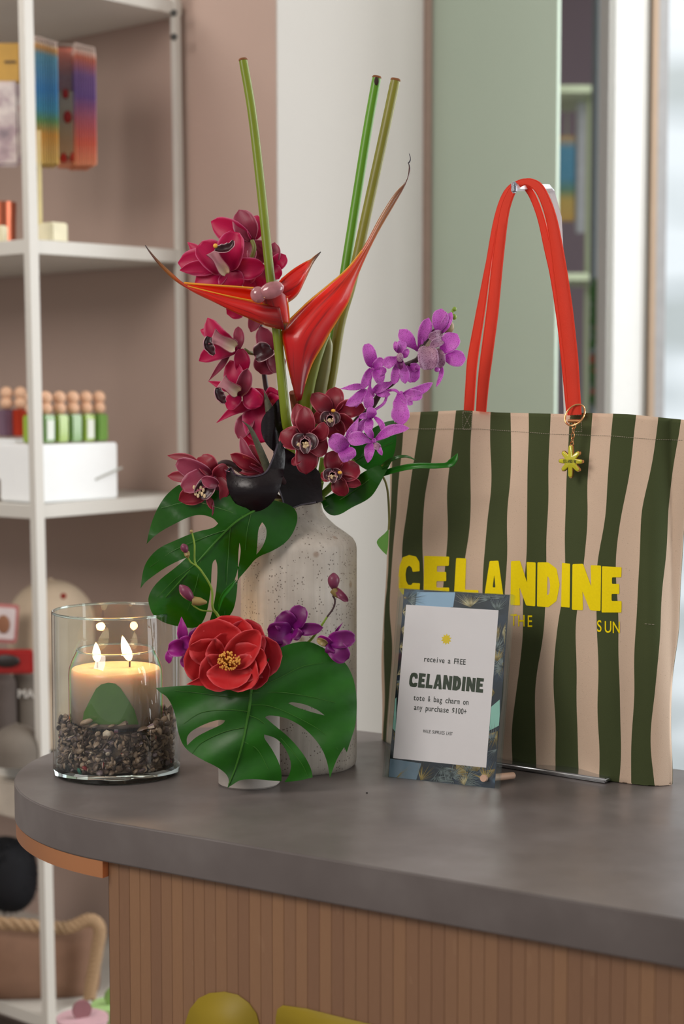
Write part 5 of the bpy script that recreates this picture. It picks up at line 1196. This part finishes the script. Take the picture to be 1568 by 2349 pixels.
# red straps
m_red = M('red_webbing', '#d93a24', .6, var=.05, vs_=60, bump=.3, bs=1200, spec=.3, translucent=.05)
HK = bplane(1205, 430, .0)
def strap(pts, off, name='strap'):
    q = [bplane(x, y, off + o_) for x, y, w_, o_ in pts]; ws = [w_ / 2 * q[i].y / FP for i, (x, y, w_, o_) in enumerate(pts)]
    c_ = catmull(q, 6); n = len(c_); mb = MB(); rows = []
    for i, p in enumerate(c_):
        d_ = (c_[min(i + 1, n - 1)] - c_[max(i - 1, 0)]).normalized(); wd = d_.cross(BN).normalized()
        w_ = lerpl([k_ / (len(ws) - 1) for k_ in range(len(ws))], ws, i / (n - 1))
        # webbing section with a raised middle and stitched edges
        rows.append([p + wd * w_ * s_ - BN * h_ for s_, h_ in ((-1, 0), (-.96, .0009), (-.82, .0013), (-.78, .0009), (-.74, .0013), (0, .0015), (.74, .0013), (.78, .0009), (.82, .0013), (.96, .0009), (1, 0), (.9, -.0008), (-.9, -.0008))])
    mb.grid(rows, close_u=True); return mb.build(name, m_red, bag, sharp=50)
strap([(1103, 944, 28, 0), (1108, 880, 31, 0), (1115, 821, 33, 0), (1129, 714, 33, 0), (1141, 600, 30, 0), (1153, 506, 27, 0), (1163, 463, 25, 0), (1180, 430, 20, 0), (1205, 417, 15, 0), (1232, 428, 24, 0), (1250, 459, 26, 0), (1265, 506, 29, 0), (1276, 569, 34, 0), (1285, 632, 38, 0), (1296, 714, 40, 0), (1308, 821, 39, 0), (1314, 900, 37, 0), (1317, 952, 37, 0)], -.004)
strap([(1075, 943, 28, 0), (1079, 880, 28, 0), (1084, 821, 29, 0), (1102, 714, 24, 0), (1121, 600, 15, 0), (1138, 506, 15, 0), (1156, 450, 14, 0), (1178, 425, 14, 0), (1200, 424, 16, 0), (1220, 448, 17, 0), (1240, 500, 18, 0), (1256, 569, 20, 0), (1272, 640, 22, 0), (1290, 760, 24, 0), (1310, 950, 26, 0)], .010)
# ------------------------------------------------------------------ hook stand behind the bag
m_chr = M('polished_metal', '#c9ccd0', .18, metal=.95, var=.03)
m_chw = M('white_metal_stand', '#e8ecf0', .25, metal=.3, var=.02)
hs = thing('bag_stand', 'slim white metal hook stand holding up the tote bag straps', 'display stand', Vector((*bplane(1290, 1760, .09).xy, ZT)))
hk = [bplane(1179, 430, -.012), bplane(1215, 432, .02), bplane(1240, 430, .055), bplane(1258, 430, .075), bplane(1264, 440, .085), bplane(1280, 500, .085), bplane(1290, 700, .085), bplane(1300, 940, .085)]
top_q = hk[5]; base_q = Vector((*bplane(1290, 1760, .09).xy, ZT + .004))
MB().tube([hk[0], hk[1], hk[2], hk[3], (hk[3] + hk[4]) / 2, hk[4], hk[5], hk[6], hk[7], base_q], [.0052] * 10, 4, flat=.8).build('pole', m_chw, hs)
e0 = bplane(1179, 430, -.0155)
MB().box(e0, (.0075, .007, .0145), ((BD * 1), BN, ZUP), .002, 3).build('end_cap', M('grey_hammered_cap', '#8e949c', .3, metal=.7, bump=.6, bs=700), hs)
bp = (G(1170, 1768) + G(1365, 1795)) / 2; bw = (G(1365, 1795) - G(1120, 1757)); bw.z = 0
MB().box(Vector((bp.x, bp.y, ZT + .004)) + BN * .072 - bw * .1, (bw.length * 1.15, .14, .006), (bw.normalized(), Vector((-bw.normalized().y, bw.normalized().x, 0)), ZUP), .002, 3).build('base_plate', m_chr, hs)
# ------------------------------------------------------------------ star charm
m_gold = M('rose_gold', '#d9a06c', .2, metal=.95, var=.04)
m_enam = M('yellow_enamel', '#c9c22a', .15, coat=.8, var=.12, vs_=150)
ch = thing('bag_charm', 'yellow enamel star charm hanging from a gold ring on the strap', 'bag charm', bplane(1318, 960, -.02))
off = -.016
cR = bplane(1318, 952, off); rr = 24 * cR.y / FP
rows = []
MB().tube([cR + BD * rr * math.cos(a * math.pi / 18) + ZUP * rr * math.sin(a * math.pi / 18) + BN * .009 * math.sin(a * math.pi / 18) for a in range(37)], .0011, 8, False).build('split_ring', m_gold, ch)
MB().tube([bplane(1303, 966, off - .002), bplane(1330, 966, off - .002)], [.0021, .0021], 10).build('clasp_bar', m_gold, ch)
mb = MB()
for k_, (x_, y_) in enumerate(((1316, 977), (1314, 988), (1313, 999), (1312, 1010), (1311, 1019))):
    c_ = bplane(x_, y_, off); ax = BD if k_ % 2 == 0 else BN
    mb.tube([c_ + ax * .0022 * math.cos(a * math.pi / 8) + ZUP * .0036 * math.sin(a * math.pi / 8) for a in range(17)], .0007, 6, False)
mb.build('chain', m_gold, ch)
cS = bplane(1311, 1058, off - .001); k_ = cS.y / FP
def star2d(R, r_, n=8, rnd=.3):
    pts = []
    for i in range(n):
        a = i * 2 * math.pi / n + math.pi / 2; sx = R * (1.22 if i % 4 == 0 else 1.0)
        d_ = Vector((math.cos(a), math.sin(a))); q_ = Vector((-d_.y, d_.x)); w_ = R * .15
        for t_ in range(-3, 4): th_ = t_ / 3 * math.pi / 2; pts.append(tuple(d_ * (sx - w_ + w_ * math.cos(th_)) + q_ * w_ * 1.0 * math.sin(th_)))
        a2 = a + math.pi / n; pts.append((math.cos(a2) * r_, math.sin(a2) * r_))
    return pts
def solid2d(pts, fn, th, bev, name, mat, par):
    bm = bmesh.new(); f_ = bm.faces.new([bm.verts.new((x, y, 0)) for x, y in pts]); r_ = bmesh.ops.extrude_face_region(bm, geom=[f_])
    for g_ in r_['geom']:
        if isinstance(g_, bmesh.types.BMVert): g_.co.z = th
    top_f = [f2 for f2 in bm.faces if abs(f2.calc_center_median().z - th) < 1e-7]
    if bev:
        r_ = bmesh.ops.inset_region(bm, faces=top_f, thickness=bev, depth=bev * .6)
    bmesh.ops.recalc_face_normals(bm, faces=bm.faces[:]); bm.verts.index_update(); mb = MB()
    mb.add([fn(v_.co) for v_ in bm.verts], [[l.vert.index for l in f2.loops] for f2 in bm.faces]); bm.free()
    return mb.build(name, mat, par, sharp=60)
TR = Matrix.Rotation(.06, 3, 'Y')
fnS = lambda co: cS + BD * co.x + ZUP * co.y - BN * co.z
solid2d(star2d(32 * k_, 16 * k_), fnS, .003, 0, 'star_frame', m_gold, ch)
st_o = solid2d(star2d(30 * k_, 14.4 * k_), lambda co: fnS(co) - BN * .0028, .0016, .0012, 'star_enamel', m_enam, ch)
mb = MB(); tx = 'CELANDINE'
for i, c_ in enumerate(tx):
    v_, f_ = text2d(c_, 10, bold=.25); mb.add([fnS(Vector(((-17 + i * 3.9 + x * .5) * k_, (-3 + y) * k_, .0060))) for x, y in v_], f_, v_)
mb.build('tiny_lettering', M('dark_green_ink', '#28301c', .6), st_o, smooth=False)

# ------------------------------------------------------------------ acrylic sign
S0 = G(876, 1783); S1 = G(1140, 1812); SD = (S1 - S0); SD.z = 0; SW_ = SD.length; SD.normalize(); SNb = Vector((-SD.y, SD.x, 0))
LEAN = math.radians(11.5); SU = (ZUP * math.cos(LEAN) + SNb * math.sin(LEAN)).normalized(); SF = SU.cross(SD).normalized()
if SF.y > 0: SF = -SF          # SF faces the camera
SH_ = .248; TK = .011
def s3(x, y, z=0): return S0 + SD * x + SU * y + SF * z + ZUP * .0004
def splane(px, py):            # pixel -> (x, y) on the sign front
    d = ray(px, py); q = O + d * ((S0 - O).dot(SF) / d.dot(SF)) - S0; return q.dot(SD), q.dot(SU)
sg = thing('acrylic_sign', 'clear acrylic block sign with a white offer card in front of the tote', 'sign', s3(SW_ / 2, 0, -TK))
TL = splane(921, 1352); TR_ = splane(1170, 1362)
SH_ = (TL[1] + TR_[1]) / 2
SF_ax = (SD, -SF, SU)
MB().box(s3(SW_ / 2, SH_ / 2, -TK * .25), (SW_, TK * .5, SH_), SF_ax, .0006, 2).build('front_panel', thin_glass('acrylic', ior=1.45, tint='#f8fcfc'), sg)
MB().box(s3(SW_ / 2, SH_ / 2, -TK * .78), (SW_, TK * .42, SH_), SF_ax, .0006, 2).build('back_panel', MATS['acrylic'], sg)
m, t, b = nt('palm_photo')
n_ = noise(t, 18, 3); r = ramp(t, [(.35, '#0b0d16'), (.52, '#131828'), (.64, '#27344a'), (.75, '#6e8ca5')]); t.links.new(n_, r.inputs[0]); c = r.outputs[0]
u, v, uv = uvxy(t)
t.links.new(c, b.inputs['Base Color']); b.inputs['Roughness'].default_value = .25; b.inputs['Coat Weight'].default_value = .5
MARG = .007
ph = MB().box(s3(SW_ / 2, SH_ / 2, -TK * .54), (SW_ - .012, .0006, SH_ - .001), SF_ax).build('photo_print', m, sg, smooth=False)
# printed palm fronds, sky and pool patches
zp = -TK * .54 + .0005
def patch(lp, mat, name, z=zp):
    def ck(p): return s3(min(max(splane(*p)[0], .0065), SW_ - .0065), min(max(splane(*p)[1], .001), SH_ - .001), z)
    vf = fill2d([[(x, y) for x, y in lp]]); mb = MB(); mb.add([ck(p) for p in vf[0]], vf[1]); mb.build(name, mat, ph, smooth=False)
m_sky = M('printed_sky', '#8fb0cc', .3, var=.12, vs_=20, coat=.5); m_pool = M('printed_teal', '#8fc4b4', .3, var=.12, vs_=20, coat=.5)
patch([(952, 1358), (1040, 1358), (1035, 1392), (1000, 1396), (948, 1390)], m_sky, 'sky_patch')
patch([(884, 1740), (962, 1752), (950, 1795), (876, 1784)], M('printed_blue_grey', '#6f8596', .3, var=.2, vs_=30, coat=.5), 'water_patch')
patch([(1122, 1622), (1142, 1605), (1147, 1640), (1140, 1665), (1112, 1680)], m_pool, 'pool_patch'); patch([(888, 1602), (905, 1600), (903, 1680), (884, 1670)], m_pool, 'pool_patch')
fr_cols = [M('printed_gold_frond', '#b79a4a', .35, var=.2, vs_=60), M('printed_grey_frond', '#7f8c8c', .35, var=.2, vs_=60), M('printed_dark_frond', '#0d0f18', .35), M('printed_pale_frond', '#c9bf9a', .35)]
r_ = random.Random(22); fm = [MB() for _ in fr_cols]
r_c = random.Random(4)
cen = [(r_c.choice([r_c.uniform(1130, 1165), r_c.uniform(880, 925)]), r_c.uniform(1365, 1790)) for _ in range(26)] + [(r_c.uniform(960, 1130), r_c.uniform(1765, 1805)) for _ in range(10)] + [(930, 1375), (1120, 1375), (1150, 1372), (1075, 1392), (1140, 1460), (1150, 1530), (905, 1440), (890, 1500), (895, 1560), (1130, 1590), (890, 1700), (1125, 1700), (1140, 1720), (960, 1795), (1010, 1760), (1060, 1800), (1110, 1790), (1000, 1808), (905, 1790), (1090, 1770), (1030, 1780), (1145, 1640)]
for ci, (cx, cy) in enumerate(cen):
    a0 = r_.uniform(0, 6.28); k0 = r_.choice([0, 0, 1, 1, 3, 0])
    if cy < 1400 and 945 < cx < 1050: k0 = 3
    for i in range(40):
        a = a0 + i * .055; L = r_.uniform(14, 50); w_ = r_.uniform(.35, .8)
        pts = [(cx - math.sin(a) * w_, cy + math.cos(a) * w_), (cx + math.cos(a) * L, cy + math.sin(a) * L), (cx + math.sin(a) * w_, cy - math.cos(a) * w_)]
        q = [splane(*p) for p in pts]
        q = [(min(max(x, .0069), SW_ - .0069), min(max(y, .0011), SH_ - .0011)) for x, y in q]
        if all(.0068 < x < SW_ - .0068 and .001 < y < SH_ - .001 for x, y in q): fm[k0 if i % 4 else (k0 + 1) % 4].add([s3(x, y, zp + .0003 + .0001 * (ci % 3)) for x, y in q], [(0, 1, 2)])
for mb_, mt in zip(fm, fr_cols):
    if mb_.v: mb_.build('palm_frond_print', mt, ph, smooth=False)
# white card
cq = [splane(*p) for p in ((929, 1387), (1142, 1400), (1109, 1760), (896, 1741))]
cx0 = (cq[0][0] + cq[3][0]) / 2; cx1 = (cq[1][0] + cq[2][0]) / 2; cy1 = (cq[0][1] + cq[1][1]) / 2; cy0 = (cq[2][1] + cq[3][1]) / 2
zc = -TK * .47
card = MB().box(s3((cx0 + cx1) / 2, (cy0 + cy1) / 2, zc), (cx1 - cx0, .0006, cy1 - cy0), SF_ax).build('offer_card', M('white_card_stock', '#e4dcde', .6, var=.02), sg, smooth=False)
m_ink = M('dark_ink', '#33352f', .6); m_inkg = M('dark_green_print', '#2f3b28', .6)
CWm = cx1 - cx0; CHm = cy1 - cy0; zt2 = zc + .0005
def cpt(x, y): return s3(cx0 + x * CWm, cy0 + y * CHm, zt2)     # 0..1 card coordinates
def line(s_, yb, hgt, x0, x1, mat, name, bold=.0):
    n = len(s_); adv = (x1 - x0) / n; mb = MB(); kx = adv * CWm
    for i, ch_ in enumerate(s_):
        if ch_ == ' ': continue
        V, F = text2d(ch_, 1.0, bold=bold); xa = min(v[0] for v in V); xb = max(v[0] for v in V)
        kk_ = min(hgt * 1.3, kx * .84 / max(.05, xb - xa)); xm = (xa + xb) / 2
        mb.add([s3(cx0 + (x0 + adv * (i + .5)) * CWm + (x - xm) * kk_, cy0 + yb * CHm + y * hgt * 1.38, zt2) for x, y in V], F)
    mb.build(name, mat, card, smooth=False)
line('receive a FREE', .638, .0072, .245, .70, m_ink, 'text_line', .012)
line('tote & bag charm on', .384, .0072, .165, .765, m_ink, 'text_line', .012)
line('any purchase $100+', .323, .0072, .18, .75, m_ink, 'text_line', .012)
line('WHILE SUPPLIES LAST', .182, .0042, .30, .62, m_ink, 'text_line', .01)
mb = MB(); xs0, xs1 = .105, .905; adv = [1, .82, .82, 1.02, 1.05, 1.0, .42, 1.05, .85]; tot = sum(adv) + .08 * 8; xx = 0
for c_, a_ in zip('CELANDINE', adv):
    X0 = xs0 + (xs1 - xs0) * xx / tot; X1 = xs0 + (xs1 - xs0) * (xx + a_) / tot
    glyph(c_, lambda x, y: cpt(X0 + (X1 - X0) * x, .468 + .094 * y), None, mb); xx += a_ + .08
mb.build('card_name', m_inkg, card, smooth=False)
sc = [(.47 + x * .058, .792 + y * .058 * CWm / CHm) for x, y in [(math.cos(i * math.pi / 10 + .3) * (1 if i % 2 == 0 else .62), math.sin(i * math.pi / 10 + .3) * (1 if i % 2 == 0 else .62)) for i in range(20)]]
vf = fill2d([sc]); mb = MB(); mb.add([cpt(x, y) for x, y in vf[0]], vf[1]); mb.build('yellow_sun', M('yellow_ink', '#e8c816', .6), card, smooth=False)
# wooden pegs
m_peg = M('pale_wood_peg', '#c9a48c', .5, var=.08, vs_=80)
pc = splane(1109, 1786); a = s3(pc[0], pc[1], .002); MB().tube([a, s3(pc[0], pc[1], -.004)], .0044, 16).build('peg_head', m_peg, sg)
a = s3(pc[0], pc[1], -TK - .001); bq = G(1176, 1779, ZT + .006); MB().tube([a, a.lerp(bq, .5), bq], .0045, 14).build('peg', m_peg, sg)
tag(MB().sphere(G(841, 1820) + Vector((0, 0, .0006)), (.0014, .0014, .0008), 8).build('dark_crumb', M('dark_crumb', '#1c1816', .8)), 'tiny dark crumb on the grey countertop left of the sign', 'crumb')
